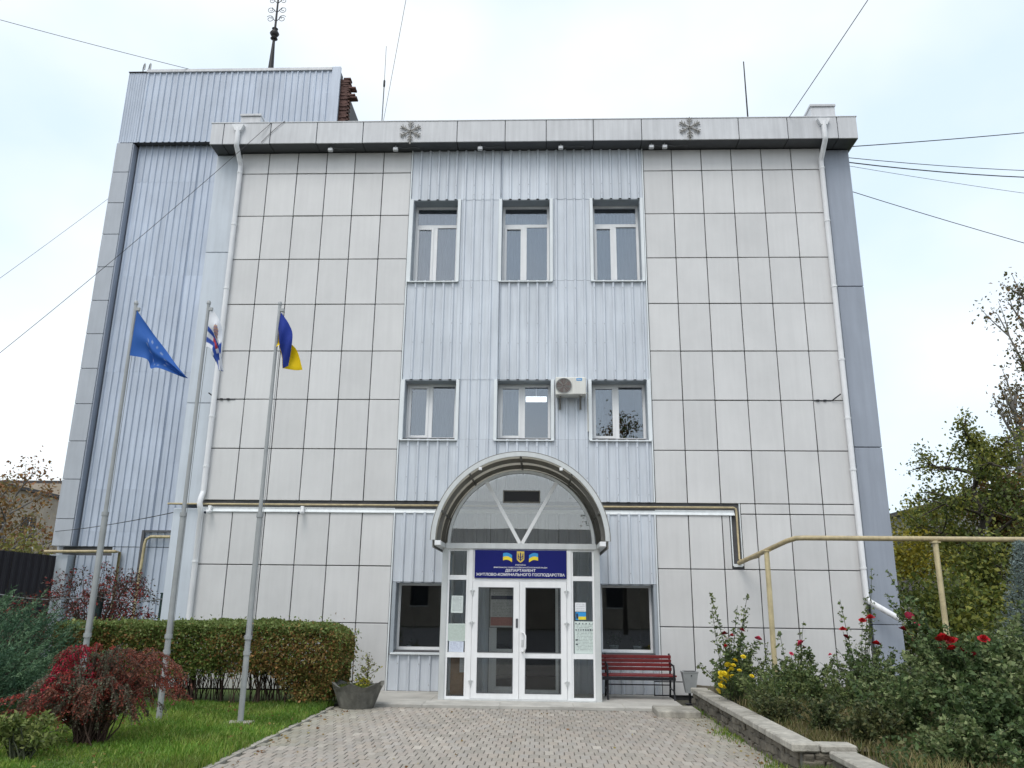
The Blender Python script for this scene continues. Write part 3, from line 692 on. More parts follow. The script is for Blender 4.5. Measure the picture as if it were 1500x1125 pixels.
def text(name, body, x, z, y, size, m, parent, width=None, bold=0.):
    cu = bpy.data.curves.new(name, 'FONT'); cu.body = body; cu.size = size; cu.align_x = 'CENTER'; cu.align_y = 'BOTTOM_BASELINE'; cu.extrude = .002; cu.offset = bold; cu.resolution_u = 3
    o = bpy.data.objects.new(name, cu); COL.objects.link(o); bpy.context.view_layer.update()
    dg = bpy.context.evaluated_depsgraph_get(); me = bpy.data.meshes.new_from_object(o.evaluated_get(dg)); bpy.data.objects.remove(o)
    me.name = name
    a = np.empty(len(me.vertices)*3); me.vertices.foreach_get('co', a); a = a.reshape(-1, 3); w = a[:, 0].max()-a[:, 0].min()
    s = width/w if width else 1.
    b = np.stack([(a[:, 0]-(a[:, 0].max()+a[:, 0].min())/2)*s, -a[:, 2], a[:, 1]], 1); me.vertices.foreach_set('co', b.ravel()); me.update()
    me.materials.clear(); me.materials.append(m)
    o = bpy.data.objects.new(name, me); o.location = Vector((x, y, z))-(wloc(parent) if parent else Vector((0,0,0))); return link(o, parent)
text('logo_text', 'Midea', .805, 6.352, -.376, .03, M['inkw'], ac, .085, .0008)
# cctv cameras
def cctv(x, z, label):
    t = thing('security_camera', label, 'camera', (x, -.1, z), 'cameras on the facade')
    part('mount', MB().bbox(x-.05, x+.02, -.09, -.02, z+.02, z+.1, .006), M['white'], t)
    part('arm', MB().tube([(x-.01, -.08, z+.03), (x-.01, -.12, z-.0)], .014, 6), M['white'], t)
    part('body', MB().tube([(x+.01, -.08, z-.02), (x-.03, -.24, z-.06)], .038, 10), M['white'], t)
    part('lens', MB().tube([(x-.03, -.24, z-.06), (x-.034, -.252, z-.064)], .026, 10), M['ink'], t)
cctv(-5.02, 3.56, 'white security camera on the left panels below the pipe groove'); cctv(-7.0, 3.56, 'white security camera beside the left downpipe')

# ------------------------------------------------------------------ gas pipe
gp = thing('gas_pipe', 'yellow gas pipe running along the facade groove and over the flower bed', 'pipe', (4.05, -1.2, .3))
part('wall_run', MB().tube([(-7.95, -.02, 3.70), (3.99, -.03, 3.70), (4.03, -.03, 3.67), (4.035, -.035, 3.6), (4.035, -.04, 2.66), (4.06, -.1, 2.6), (4.3, -.6, 2.68)], .021, 8), M['gas'], gp)
part('outer_run', MB().tube([(4.02, -.06, 2.58), (4.18, -.6, 2.68), (4.50, -1.75, 2.89), (4.60, -1.98, 2.925), (4.75, -2.0, 2.93), (9.0, -2.0, 2.935), (20, -2.0, 2.95)], .045, 10), M['gas'], gp)
for x in (4.27, 7.06):
    part('post', MB().tube([(x, -2.0 if x > 5 else -1.22, .1), (x, -2.0 if x > 5 else -1.22, 2.9 if x > 5 else 2.76)], .05, 8), M['gas2'], gp)
    part('saddle', MB().box(x-.07, x+.07, (-2.06 if x > 5 else -1.28), (-1.94 if x > 5 else -1.16), 2.86 if x > 5 else 2.735, 2.885 if x > 5 else 2.75), M['gas2'], gp)
q = MB(); q.box(3.91, 3.93, -.01, .04, 2.52, 3.56); q.box(4.10, 4.12, -.01, .04, 2.52, 3.785); part('niche_trim', q, M['trim'], B)
part('niche_base', MB().box(3.93, 4.10, -.01, .04, 2.5, 2.56), M['trim'], B)
tp = thing('tower_gas_pipe', 'yellow gas pipe bracketed low along the tower wall', 'pipe', (-13.5, 6.9, 3))
part('run', MB().tube([(-14.78, 6.9, 3.08), (-12.7, 6.9, 3.1), (-12.65, 6.95, 3.1), (-12.65, 7.2, 3.1), (-12.65, 7.2, .1)], .045, 8), M['gas'], tp)
part('riser', MB().tube([(-9.0, 7.15, 3.56), (-11.75, 7.15, 3.56), (-11.87, 7.15, 3.48), (-11.9, 7.15, 3.35), (-12.0, 7.15, .1)], .045, 8), M['gas2'], tp)
q = MB(); q.box(-12.0, -9, 7.2, 7.26, 3.70, 3.76); q.box(-12.06, -11.98, 7.2, 7.26, 2.0, 3.76); part('trim', q, M['soff'], tp)

# ------------------------------------------------------------------ entrance porch
E_ = thing('entrance_porch', 'glazed entrance porch with white frames under a barrel canopy', 'porch', (-.385, -.9, .03))
FX0, FX1, FY = -1.87, 1.10, -1.40
CXP = -.385
for x0, x1 in ((FX0, FX0+.11), (FX1-.11, FX1)): part('post', MB().bbox(x0, x1, FY-.03, FY+.10, .03, 2.80, .008), M['alu'], E_)
part('beam', MB().bbox(FX0+.06, FX1-.06, FY-.045, FY+.10, 2.72, 2.83, .008), M['alu'], E_)
DX0, DX1 = -1.285, .475
for x0, x1 in ((DX0-.085, DX0), (DX1, DX1+.085)): part('jamb', MB().bbox(x0, x1, FY-.02, FY+.07, .03, 2.72, .005), M['white'], E_)
part('head_rail', MB().bbox(DX0, DX1, FY-.015, FY+.07, 2.13, 2.20, .005), M['white'], E_)
part('threshold', MB().bbox(FX0+.11, FX1-.11, FY-.06, FY+.08, .028, .062, .008), M['alu'], E_)
part('head_panel', MB().box(DX0, DX1, FY, FY+.05, 2.20, 2.72), M['white'], E_)
for x0, x1 in ((FX0+.11, DX0-.085), (DX1+.085, FX1-.11)):
    sl = bpy.data.objects.new('side_light', None); sl.location = Vector(((x0+x1)/2, FY, .06))-wloc(E_); link(sl, E_)
    q = MB(); frame_rect(q, x0, x1, .062, 2.72, .035, FY, FY+.06)
    for z0, z1 in ((.765, .855), (2.15, 2.235)): q.box(x0+.035, x1-.035, FY-.004, FY+.06, z0, z1)
    part('frame', q, M['white'], sl)
    for z0, z1 in ((.09, .77), (.85, 2.155), (2.23, 2.69)): part('pane', MB().box(x0+.03, x1-.03, FY+.03, FY+.036, z0, z1), M['glass_d'], sl)
def door(x0, x1, hinge, pull):
    d = bpy.data.objects.new('door', None); d.location = Vector(((x0+x1)/2, FY, .06))-wloc(E_); link(d, E_)
    q = MB(); y0, y1 = FY-.03, FY+.045
    frame_rect(q, x0, x1, .066, 2.128, .115, y0, y1, .1); q.box(x0+.115, x1-.115, y0+.002, y1, .765, .865); part('frame', q, M['white'], d)
    q = MB(); frame_rect(q, x0+.108, x1-.108, .86, 2.02, .014, y0-.006, y0+.02); frame_rect(q, x0+.108, x1-.108, .16, .77, .014, y0-.006, y0+.02); part('gasket', q, M['soff'], d)
    part('pane', MB().box(x0+.11, x1-.11, FY+.0, FY+.006, .86, 2.02), M['glass_d'], d); part('pane', MB().box(x0+.11, x1-.11, FY, FY+.006, .155, .77), M['glass_d'], d)
    hx = x0 if hinge == 'l' else x1
    for z in (.34, 1.36, 1.93):
        h = part('hinge', MB().tube([(hx, y0-.02, z-.045), (hx, y0-.02, z+.045)], .016, 8), M['alu'], d)
        part('hinge_leaf', MB().bbox(hx-.045, hx+.045, y0-.014, y0, z+.01, z+.035, .003), M['alu'], h)
    if pull:
        x = x0+.06; part('handle', MB().tube([(x, y0-.0, 1.22), (x, y0-.05, 1.22), (x+.03, y0-.085, 1.21), (x+.055, y0-.09, 1.16), (x+.055, y0-.09, .95), (x+.03, y0-.085, .89), (x, y0-.05, .88), (x, y0, .88)], .016, 8), M['white'], d)
        part('lock', MB().bbox(x-.02, x+.02, y0-.012, y0, .97, 1.09, .003), M['alu'], d)
    else: part('lock', MB().bbox(x1-.06, x1-.02, y0-.014, y0, 1.30, 1.46, .003), M['soff'], d)
XM = (DX0+DX1)/2
door(DX0+.004, XM-.003, 'l', False); door(XM+.003, DX1-.004, 'r', True)
# arch above the beam
AZ = 2.83; AR = 1.40
def arc(r, a0=0, a1=180, n=40): return [(CXP+r*math.cos(rad(a0+(a1-a0)*i/n)), AZ+r*math.sin(rad(a0+(a1-a0)*i/n))) for i in range(n+1)]
def ring(r0, r1, y0, y1, a0=0, a1=180, n=40):
    q = MB(); A, Bq = arc(r0, a0, a1, n), arc(r1, a0, a1, n); vs = []
    for (xa, za), (xb, zb) in zip(A, Bq): vs += [(xa, y0, za), (xb, y0, zb), (xb, y1, zb), (xa, y1, za)]
    fs = []
    for i in range(n):
        for k in range(4): fs.append((4*i+k, 4*i+(k+1) % 4, 4*i+4+(k+1) % 4, 4*i+4+k))
    fs += [(0, 3, 2, 1), (4*n, 4*n+1, 4*n+2, 4*n+3)]
    return q.add(vs, fs)
part('arch_frame', ring(AR-.055, AR, FY-.02, FY+.06), M['alu'], E_)
for a in (60, 120):
    c, s = math.cos(rad(a)), math.sin(rad(a)); part('arch_spoke', MB().bar((CXP+.04*c, FY+.01, AZ+.0), (CXP+1.36*c, FY+.01, AZ+1.36*s), .065, .05), M['white'], E_)
part('arch_pane', MB().prism(arc(AR-.05), FY+.022, FY+.028), M['glass_a'], E_)
q = MB(); frame_rect(q, -.74, -.02, 3.60, 3.84, .02, FY-.004, FY+.016); part('vent_frame', q, M['canopy'], E_)
part('vent', MB().box(-.72, -.04, FY+.002, FY+.012, 3.62, 3.82), M['dark'], E_)
# barrel canopy
CY0 = -2.12
part('canopy', ring(1.575, 1.60, CY0+.02, -.045), M['canopy'], E_)
CA = E_.children[-1]
part('rim', ring(1.545, 1.625, CY0-.025, CY0+.02), M['alu'], E_)
part('rim_edge', ring(1.626, 1.64, CY0-.02, CY0+.05), M['rib'], E_)
for y in (-1.72, -1.0, -.35): part('canopy_rib', ring(1.50, 1.573, y-.025, y+.025), M['rib'], E_)
for a in (20, 52, 90, 128, 160):
    c, s = math.cos(rad(a)), math.sin(rad(a)); part('purlin', MB().tube([(CXP+1.535*c, CY0+.03, AZ+1.535*s), (CXP+1.535*c, -.06, AZ+1.535*s)], .022, 6), M['rib'], E_)
for s in (-1, 1):
    part('canopy_skirt', MB().box(*sorted((CXP+s*1.577, CXP+s*1.598)), CY0+.02, -.05, 2.70, AZ-.004), M['rib'], E_)
    part('bracket_beam', MB().bbox(*sorted((CXP+s*1.43, CXP+s*1.56)), CY0+.03, -.05, 2.73, 2.815, .006), M['alu'], E_)
    part('bracket_end', MB().bbox(*sorted((CXP+s*1.44, CXP+s*1.55)), CY0-.03, CY0+.028, 2.735, 2.82, .006), M['white'], E_)
    # porch side walls
    x = CXP+s*1.44
    part('side_frame', (lambda q: (q.box(x-.03, x+.03, FY+.1, -.04, 2.70, 2.8), q.box(x-.03, x+.03, FY+.1, -.04, .03, .1), q.box(x-.028, x+.028, FY+.1, -.04, .77, .85), q.box(x-.03, x+.03, -.12, -.045, .1, 2.7), q)[-1])(MB()), M['white'], E_)
    part('side_pane', MB().box(x-.003, x+.003, FY+.1, -.1, .08, 2.72), M['glass_d'], E_)
for a in (60, 120):
    c, s = math.cos(rad(a)), math.sin(rad(a)); part('rim_clip', MB().bbox(CXP+1.50*c-.03, CXP+1.50*c+.03, CY0-.035, CY0+.02, AZ+1.50*s-.02, AZ+1.50*s+.035, .005), M['white'], E_)
# inner doorway of the building
q = MB(); frame_rect(q, DOOR[0], DOOR[1], .03, DOOR[3], .06, .02, .1); part('inner_door_frame', q, M['white'], B)
q = MB(); frame_rect(q, DOOR[0]+.06, -.42, .05, 2.08, .09, .03, .08); q.box(-.9, -.51, .03, .08, .75, .85); part('inner_door_leaf', q, M['white'], B)
part('inner_door_pane', MB().box(-.92, -.5, .05, .056, .12, 2.0), M['glass_d'], B)
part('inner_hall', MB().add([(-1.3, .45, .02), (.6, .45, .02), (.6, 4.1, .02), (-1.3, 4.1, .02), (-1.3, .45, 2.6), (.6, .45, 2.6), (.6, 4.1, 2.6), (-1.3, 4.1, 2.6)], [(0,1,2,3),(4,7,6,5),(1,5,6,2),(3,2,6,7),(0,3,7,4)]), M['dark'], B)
cab = thing('wooden_cabinet', 'brown wooden cabinet inside the porch behind the left side glass', 'cabinet', (-1.5, -.75, .03))
part('body', MB().bbox(-1.70, -1.22, -1.0, -.6, .08, .84, .01), M['wood'], cab); part('plinth', MB().box(-1.68, -1.24, -.98, -.62, .03, .082), M['rib'], cab)
part('door_panel', MB().bbox(-1.68, -1.47, -1.015, -1.0, .11, .81, .004), M['wood'], cab); part('door_panel', MB().bbox(-1.46, -1.24, -1.015, -1.0, .11, .81, .004), M['wood'], cab)
# notices
def notice(x0, x1, z0, z1, label, m, y=None, tilt=0.):
    y = FY-.004+.03 if y is None else y
    o = part('notice', MB().box(x0, x1, y-.004, y-.001, z0, z1), m, None, None, ((x0+x1)/2, y, (z0+z1)/2)); o.rotation_euler.y = tilt
    return tag(o, label, 'notice', 'notices on the porch glass')
notice(-1.68, -1.46, 1.55, 1.86, 'upright white paper on left side glass, topmost there', paper('paper_a', (.62, .68, .66), (.15, .15, .18), 14, 1.3), None, .01)
notice(-1.745, -1.355, 1.05, 1.36, 'wide pale green paper on left side glass above small sheet', paper('paper_b', (.52, .60, .56), (.2, .25, .2), 18, 4.2, 1.6), None, -.01)
notice(-1.70, -1.43, .86, 1.045, 'small bluish paper on left side glass under the wide sheet', paper('paper_c', (.60, .66, .76), (.2, .2, .35), 10, 7.7), None, .01)
notice(-1.50, -1.38, .50, .76, 'white sheet hanging low behind left side glass over cabinet', paper('paper_i', (.5, .5, .5), (.3, .3, .3), 9, 2.2), FY+.1)
notice(.63, .83, 1.60, 1.76, 'small white card on right side glass above the flag sticker', paper('paper_d', (.72, .74, .76), (.3, .3, .35), 5, 9.1))
st = notice(.64, .83, 1.45, 1.588, 'small blue and yellow sticker on right side glass', M['skyb']); st.name = 'sticker'; st['category'] = 'sticker'
part('stripe', MB().box(.69, .83, FY+.018, FY+.0215, 1.455, 1.51), M['yel'], st); part('crest', MB().box(.65, .685, FY+.018, FY+.0215, 1.475, 1.565), M['ink'], st)
nb = notice(.615, .985, .86, 1.425, 'large printed schedule on right side glass with rows of icons', paper('paper_e', (.58, .66, .63), (.12, .14, .15), 22, 3.3, 1.8))
rr = random.Random(11)
q = MB()
for z, n in ((1.385, 6), (1.275, 8), (1.02, 2), (1.10, 2)):
    for k in range(n):
        x = .645+(.31*k/max(n-1, 1) if n > 2 else .02*k)
        w = rr.uniform(.006, .012); q.box(x-w, x+w, FY+.017, FY+.0215, z-rr.uniform(.008, .014), z+rr.uniform(.008, .014))
part('icons', q, M['ink'], nb)
# poster behind the left door
po = notice(-.955, -.52, 1.30, 2.0, 'tall poster with photo strip and red footer behind left door', paper('paper_f', (.40, .40, .39), (.16, .16, .16), 26, 5.5, 1.6), FY+.12); po.name = 'poster'; po['category'] = 'poster'
part('photo_strip', MB().box(-.94, -.53, FY+.112, FY+.1155, 1.80, 1.87), M['ink'], po); part('footer', MB().box(-.945, -.53, FY+.112, FY+.1155, 1.33, 1.48), mat('poster_red', (.34, .15, .13), .6, 0, .1, 20), po)
part('border', (lambda q: (frame_rect(q, -.965, -.51, 1.29, 2.01, .012, FY+.111, FY+.125), q)[-1])(MB()), M['soff'], po)
# sign above the doors
sg = thing('name_sign', 'blue sign with flags, coat of arms and white Ukrainian lettering over doors', 'sign', (-.39, -1.45, 2.18))
sy_ = FY-.05
SXA, SXB = -1.252, .472
part('board', MB().bbox(SXA, SXB, sy_, FY-.002, 2.185, 2.70, .004), M['sign'], sg)
scx = (SXA+SXB)/2
ty = sy_-.003
text('lettering', 'УКРАЇНА', scx, 2.418, ty, .03, M['inkw'], sg, .20, .0003)
text('lettering', 'ВИКОНКОМ МИКОЛАЇВСЬКОЇ МІСЬКОЇ РАДИ', scx, 2.372, ty, .03, M['inkw'], sg, 1.0, .0003)
text('lettering', 'ДЕПАРТАМЕНТ', scx, 2.305, ty, .066, M['inkw'], sg, .57, .0009)
text('lettering', 'ЖИТЛОВО-КОМУНАЛЬНОГО ГОСПОДАРСТВА', scx, 2.228, ty, .068, M['inkw'], sg, 1.66, .0009)
def sflag(cx, s):
    for (z0, z1, m) in ((2.555, 2.62, 'skyb'), (2.49, 2.555, 'yel')):
        n = 8; vs = []; fs = []
        for i in range(n+1):
            u = i/n; x = cx+s*(.085-u*.17); dz = .03*math.sin(u*3.0)-.035*u+.02
            vs += [(x, ty-.002, z0+dz+.0), (x, ty-.002, z1+dz)]
        fs = [(2*i, 2*i+2, 2*i+3, 2*i+1) for i in range(n)]
        part('flag_print', MB().add(vs, fs), M[m], sg)
sflag(scx-.245, -1); sflag(scx+.245, 1)
part('shield', MB().prism([(scx-.07, 2.68), (scx+.07, 2.68), (scx+.07, 2.53), (scx+.04, 2.495), (scx, 2.47), (scx-.04, 2.495), (scx-.07, 2.53)], ty-.003, ty+.001), M['gold'], sg)
q = MB(); yy = ty-.005
q.prism([(scx-.008, 2.50), (scx+.008, 2.50), (scx+.011, 2.64), (scx, 2.665), (scx-.011, 2.64)], yy, yy+.003)
for s in (-1, 1):
    q.prism([(scx+s*.052, 2.65), (scx+s*.038, 2.63), (scx+s*.036, 2.56), (scx+s*.052, 2.54)][::s], yy-.0005, yy+.003)
    q.bar((scx+s*.046, yy+.001, 2.552), (scx+s*.004, yy+.001, 2.515), .012, .003); q.bar((scx+s*.04, yy+.0015, 2.60), (scx+s*.006, yy+.0015, 2.555), .010, .003)
part('trident', q, M['sign'], sg)

# ------------------------------------------------------------------ bench, bin, planter
bn = thing('park_bench', 'dark red slatted bench with black iron ends beside the porch', 'bench', (1.8, -.7, .036))
BX0, BX1 = 1.14, 2.50
for k in range(4):
    z = .555+k*.072; y = -.53+k*.018
    q = MB(); q.bbox(BX0, BX1, y-.016, y+.016, z-.031, z+.031, .006); part('back_slat', q, M['red'], bn)
for k in range(5):
    y = -.60-k*.088; part('seat_slat', MB().bbox(BX0, BX1+.02, y-.038, y+.038, .445, .475, .006), M['red'], bn)
for x in (BX0+.1, BX1-.03):
    e = bpy.data.objects.new('end_frame', None); e.location = Vector((x, -.7, .036))-wloc(bn); link(e, bn)
    part('rear_leg', MB().tube([(x, -.40, .032), (x, -.47, .25), (x, -.51, .45), (x, -.50, .6), (x, -.44, .83)], .02, 6), M['iron'], e)
    part('front_leg', MB().tube([(x, -1.0, .032), (x, -.93, .18), (x, -.95, .34), (x, -.98, .44), (x, -1.0, .56), (x, -.95, .64), (x, -.75, .645), (x, -.5, .66)], .02, 6), M['iron'], e)
    part('seat_rail', MB().box(x-.016, x+.016, -1.0, -.5, .41, .446), M['iron'], e)
    part('stretcher', MB().tube([(x, -.45, .2), (x, -.93, .2)], .013, 6), M['iron'], e)
part('front_rail', MB().box(BX0, BX1, -.985, -.965, .38, .44), M['iron'], bn)
part('tie_bar', MB().tube([(BX0+.1, -.46, .26), (BX1-.03, -.46, .26)], .012, 6), M['iron'], bn)
bi = thing('litter_bin', 'grey tapered metal litter bin on a stand between bench and wall', 'bin', (2.80, -.75, 0))
def frustum(q, cx, cy, z0, w0, d0, z1, w1, d1):
    vs = [(cx+sx*w/2, cy+sy*d/2, z) for z, w, d in ((z0, w0, d0), (z1, w1, d1)) for sx, sy in ((-1,-1),(1,-1),(1,1),(-1,1))]
    return q.add(vs, [(0,3,2,1),(4,5,6,7),(0,1,5,4),(1,2,6,5),(2,3,7,6),(3,0,4,7)])
part('bucket', frustum(MB(), 2.785, -.8, .16, .17, .15, .53, .29, .24), M['steel'], bi)
part('rim', frustum(MB(), 2.785, -.8, .515, .295, .245, .54, .305, .255), M['steel'], bi)
part('opening', MB().box(2.67, 2.90, -.895, -.705, .5395, .544), M['dark'], bi)
part('post', MB().tube([(2.79, -.74, -.05), (2.79, -.74, .2)], .02, 8), M['iron'], bi); part('bolt', MB().tube([(2.80, -.92, .47), (2.80, -.93, .47)], .012, 6), M['iron'], bi)
part('foot', MB().bbox(2.70, 2.88, -.82, -.66, -.06, -.03, .005), M['iron'], bi)
fr = thing('tube_rail', 'low black rectangular tube frame behind the bench end', 'rail', (2.6, -.3, .0))
part('frame', MB().tube([(2.20, -.22, .03), (2.20, -.22, .30), (2.86, -.22, .30), (2.86, -.22, -.05)], .012, 6), M['iron'], fr); part('lower_bar', MB().tube([(2.20, -.22, .05), (2.86, -.22, .05)], .012, 6), M['iron'], fr)
pl = thing('concrete_planter', 'mossy grey concrete planter with pointed rim beside the hedge', 'planter', (-3.1, -2.3, 0))
def planter():
    cx, cy, n = -3.12, -2.42, 48; vs = []; q = MB()
    prof = [(.26, -.03, 0), (.285, .0, 0), (.40, .27, 0), (.455, .36, 1), (.40, .355, 1), (.36, .26, .4)]
    for r, z, w in prof:
        for k in range(n):
            a = 2*math.pi*k/n; ph = (k % 8)/8; pk = abs(ph-.5)*2      # 1 at peak, 0 between
            rr_ = r*(1-.07*(1-pk)*(z > .1)-.02*math.sin(k*2.1)*0); vs.append((cx+rr_*math.cos(a+rad(-93)), cy+rr_*math.sin(a+rad(-93)), z+w*(.075*pk**1.3-.015)))
    m = len(prof)
    fs = [(i*n+k, i*n+(k+1) % n, (i+1)*n+(k+1) % n, (i+1)*n+k) for i in range(m-1) for k in range(n)]+[tuple(range(n))[::-1]]
    part('bowl', q.add(vs, fs), M['concd'], pl)
    part('soil', MB().lathe(cx, cy, [(.36, .24), (.345, .31), (.2, .33), (.02, .335)], 24), M['soil'], pl)
    rs = np.random.RandomState(2); a = rs.uniform(0, 6.28, 900); r = .34*np.sqrt(rs.uniform(0, 1, 900))
    P = np.stack([cx+r*np.cos(a), cy+r*np.sin(a), .335+rs.uniform(0, .025, 900)], 1)
    leafcloud('moss', P, .028, palette(900, [(.10, .14, .02), (.15, .18, .03)], [1, 1], 3), 'leaf', pl, 'stuff', seed=1)
planter()
pp = thing('planter_shrub', 'spindly yellow green seedling growing in the concrete planter', 'plant', (-3.0, -2.35, .3))
part('stem', MB().tube([(-2.97, -2.40, .28), (-2.97, -2.40, .5), (-2.96, -2.41, .86)], [.012, .009, .004], 6), M['twig'], pp)
def pshrub():
    rs = np.random.RandomState(5); q = MB(); P = []
    for k in range(16):
        z = .42+.4*k/16; a = rs.uniform(0, 6.28); l = .26*(1-.55*k/16); e = (-2.97+l*math.cos(a), -2.4+l*math.sin(a)*.8, z+rs.uniform(-.02, .09)); q.tube([(-2.97, -2.4, z-.06), e], .004, 4)
        for t in np.linspace(.35, 1.05, 9): P.append(np.array((-2.97, -2.4, z-.06))*(1-t)+np.array(e)*t+rs.normal(size=3)*.028)
    part('twigs', q, M['twig'], pp); P = np.array(P)
    leafcloud('foliage', P, .055, palette(len(P), [(.22, .24, .07), (.30, .29, .11), (.14, .18, .05)], [2, 2, 1], 9), 'leaf', pp, seed=4, aspect=.45)
    P = np.array((-3.02, -2.45, .40))+rs.normal(size=(60, 3))*[.06, .05, .04]
    leafcloud('yellow_leaves', P, .06, palette(60, [(.45, .42, .05)], [1], 2), 'leaf', pp, seed=5)
pshrub()

# ------------------------------------------------------------------ flagpoles and flags
POLES = [(-6.70, -4.68), (-5.48, -4.68), (-4.31, -4.63)]
lab = ['grey steel flagpole carrying the European Union flag', 'grey steel flagpole carrying the white city flag', 'grey steel flagpole carrying the blue and yellow flag']
for (x, y), l in zip(POLES, lab):
    t = thing('flagpole', l, 'flagpole', (x, y, 0), 'flagpoles on the lawn')
    part('base_plate', MB().bbox(x-.19, x+.17, y-.12, y+.12, -.02, .05, .01), M['conc'], t)
    part('lower_tube', MB().tube([(x, y, .03), (x, y, 3.0)], .042, 12), M['steel'], t)
    part('upper_tube', MB().tube([(x, y, 3.0), (x, y, 6.43)], [.032, .026], 12), M['steel'], t)
    for z, r in ((1.2, .056), (.98, .052), (2.98, .052)): part('collar', MB().tube([(x, y, z-.03), (x, y, z+.03)], r, 12), M['steel'], t)
    part('pulley', MB().bbox(x, x+.08, y-.02, y+.02, 6.30, 6.36, .006), M['steel'], t)
    part('cap', MB().lathe(x, y, [(.034, 6.42), (.036, 6.45), (.02, 6.48)], 10), M['steel'], t)
    part('halyard', MB().tube([(x+.06, y, 6.32), (x+.055, y-.01, 4), (x+.056, y, 1.2)], .004, 4), M['wireg'], t)
def flag(label, edgeT, edgeB, col, yamp, py, nu=44, nv=30, ph=0., mid=None):
    """cloth between two edge curves given as (x,z); col(u,v) its print; folds move it in depth"""
    def cur(pts, u):
        k = (len(pts)-1)*u; i = min(int(k), len(pts)-2); f = k-i
        p0 = pts[max(i-1, 0)]; p1 = pts[i]; p2 = pts[i+1]; p3 = pts[min(i+2, len(pts)-1)]
        return [.5*((2*p1[d])+(-p0[d]+p2[d])*f+(2*p0[d]-5*p1[d]+4*p2[d]-p3[d])*f*f+(-p0[d]+3*p1[d]-3*p2[d]+p3[d])*f**3) for d in (0, 1)]
    vs = []; cs = []
    for i in range(nu+1):
        u = i/nu; T_, B_ = cur(edgeT, u), cur(edgeB, u)
        for j in range(nv+1):
            v = j/nv; x = T_[0]*(1-v)+B_[0]*v; z = T_[1]*(1-v)+B_[1]*v; back = 0
            if mid:
                M_ = cur(mid, u); k = 2*v if v < .5 else 2*v-1; A_, E2 = (T_, M_) if v < .5 else (M_, B_)
                x = A_[0]*(1-k)+E2[0]*k; z = A_[1]*(1-k)+E2[1]*k; back = .10*min(1, u*4)*math.sin(math.pi*k)*(1 if v > .5 else -.5)
            am = yamp*min(1, u*3)
            y = py-.02+back+am*(math.sin(v*9+u*3+ph)+.5*math.sin(u*13-v*4+ph)); x += .25*am*math.sin(v*7+u*5)*min(1, u*4)
            vs.append((x, y, z)); cs.append((*col(u, v), 1))
    fs = [(i*(nv+1)+j, (i+1)*(nv+1)+j, (i+1)*(nv+1)+j+1, i*(nv+1)+j+1) for i in range(nu) for j in range(nv)]
    o0 = Vector(vs[0]); me = mesh_from([(Vector(v)-o0)[:] for v in vs], fs, 'flag', [True]*len(fs))
    ca = me.color_attributes.new('Col', 'FLOAT_COLOR', 'POINT'); ca.data.foreach_set('color', np.array(cs, np.float32).ravel()); me.materials.append(M['flag'])
    o = bpy.data.objects.new('flag', me); o.location = o0; link(o); return tag(o, label, 'flag')
def eu(u, v):
    for k in range(12):
        a = k*math.pi/6; d = math.hypot((u-.5)*1.5-.32*math.cos(a), (v-.5)-.32*math.sin(a))
        if d < .036: return (.22, .30, .50)
    return (.03, .12, .42)
def ua(u, v): return (.012, .035, .27) if v < .5 else (.85, .60, .008)
def city(u, v):
    w = .5+.07*math.sin(u*9)
    if abs(v-.55) < .07 or abs(v-.82) < .06 or abs(u-.75) < .05: return (.03, .08, .35)
    if math.hypot((u-.42)*1.2, v-.30) < .16: return (.45, .25, .12) if (int(u*40)+int(v*30)) % 3 else (.05, .1, .35)
    if .62 < v < .74 and .25 < u < .6: return (.45, .05, .06)
    return (.72, .74, .78)

flag('blue European Union flag with ring of stars drooping from flagpole', [(-6.66, 6.31), (-6.37, 5.93), (-6.04, 5.55), (-5.68, 5.165)], [(-6.67, 5.53), (-6.38, 5.46), (-6.277, 5.30), (-6.09, 5.29), (-5.687, 5.14)], eu, .05, -4.68)
flag('white city flag with blue stripes and emblem hanging limp from flagpole', [(-5.44, 6.37), (-5.28, 6.13), (-5.18, 5.78), (-5.113, 5.28)], [(-5.44, 5.68), (-5.345, 5.635), (-5.285, 5.52), (-5.14, 5.255)], city, .05, -4.68, ph=1.)
flag('blue and yellow national flag hanging limp from flagpole', [(-4.275, 6.29), (-4.13, 6.08), (-4.03, 5.82), (-4.06, 5.36)], [(-4.305, 5.68), (-4.16, 5.76), (-3.97, 5.66), (-3.835, 5.31)], ua, .03, -4.63, ph=2., mid=[(-4.295, 5.98), (-4.25, 5.72), (-4.2, 5.5), (-4.17, 5.33)])

# ------------------------------------------------------------------ retaining wall
RW = thing('stone_wall', 'low rubble stone retaining wall with concrete coping round the rose bed', 'wall', (2.78, -4.7, 0))
part('core', MB().box(2.725, 2.9, -7.55, -1.75, -.06, .255), M['mortar'], RW)
part('core', MB().box(2.73, 3.22, -7.60, -7.42, -.06, .250), M['mortar'], RW)
part('core', MB().box(3.06, 3.22, -11, -7.61, -.06, .2), M['mortar'], RW)
def stone_mesh(w, h, d, seed):
    r = random.Random(seed); q = MB(); bm = bmesh.new(); bmesh.ops.create_cube(bm, size=1)
    for v in bm.verts: v.co = Vector((v.co.x*d+r.uniform(-.01, .01), v.co.y*w*(1+r.uniform(-.22, .12)), v.co.z*h*(1+r.uniform(-.25, .12))))
    bmesh.ops.bevel(bm, geom=bm.edges[:], offset=min(w, h)*.14, segments=1, affect='EDGES')
    me = bpy.data.meshes.new('stone'); bm.to_mesh(me); bm.free(); me.materials.append(M['stone']); return me
sv = [stone_mesh(w, h, .07, i) for i, (w, h) in enumerate([(.2, .1), (.26, .12), (.15, .11), (.22, .14), (.12, .09), (.3, .11)])]
r = random.Random(21)
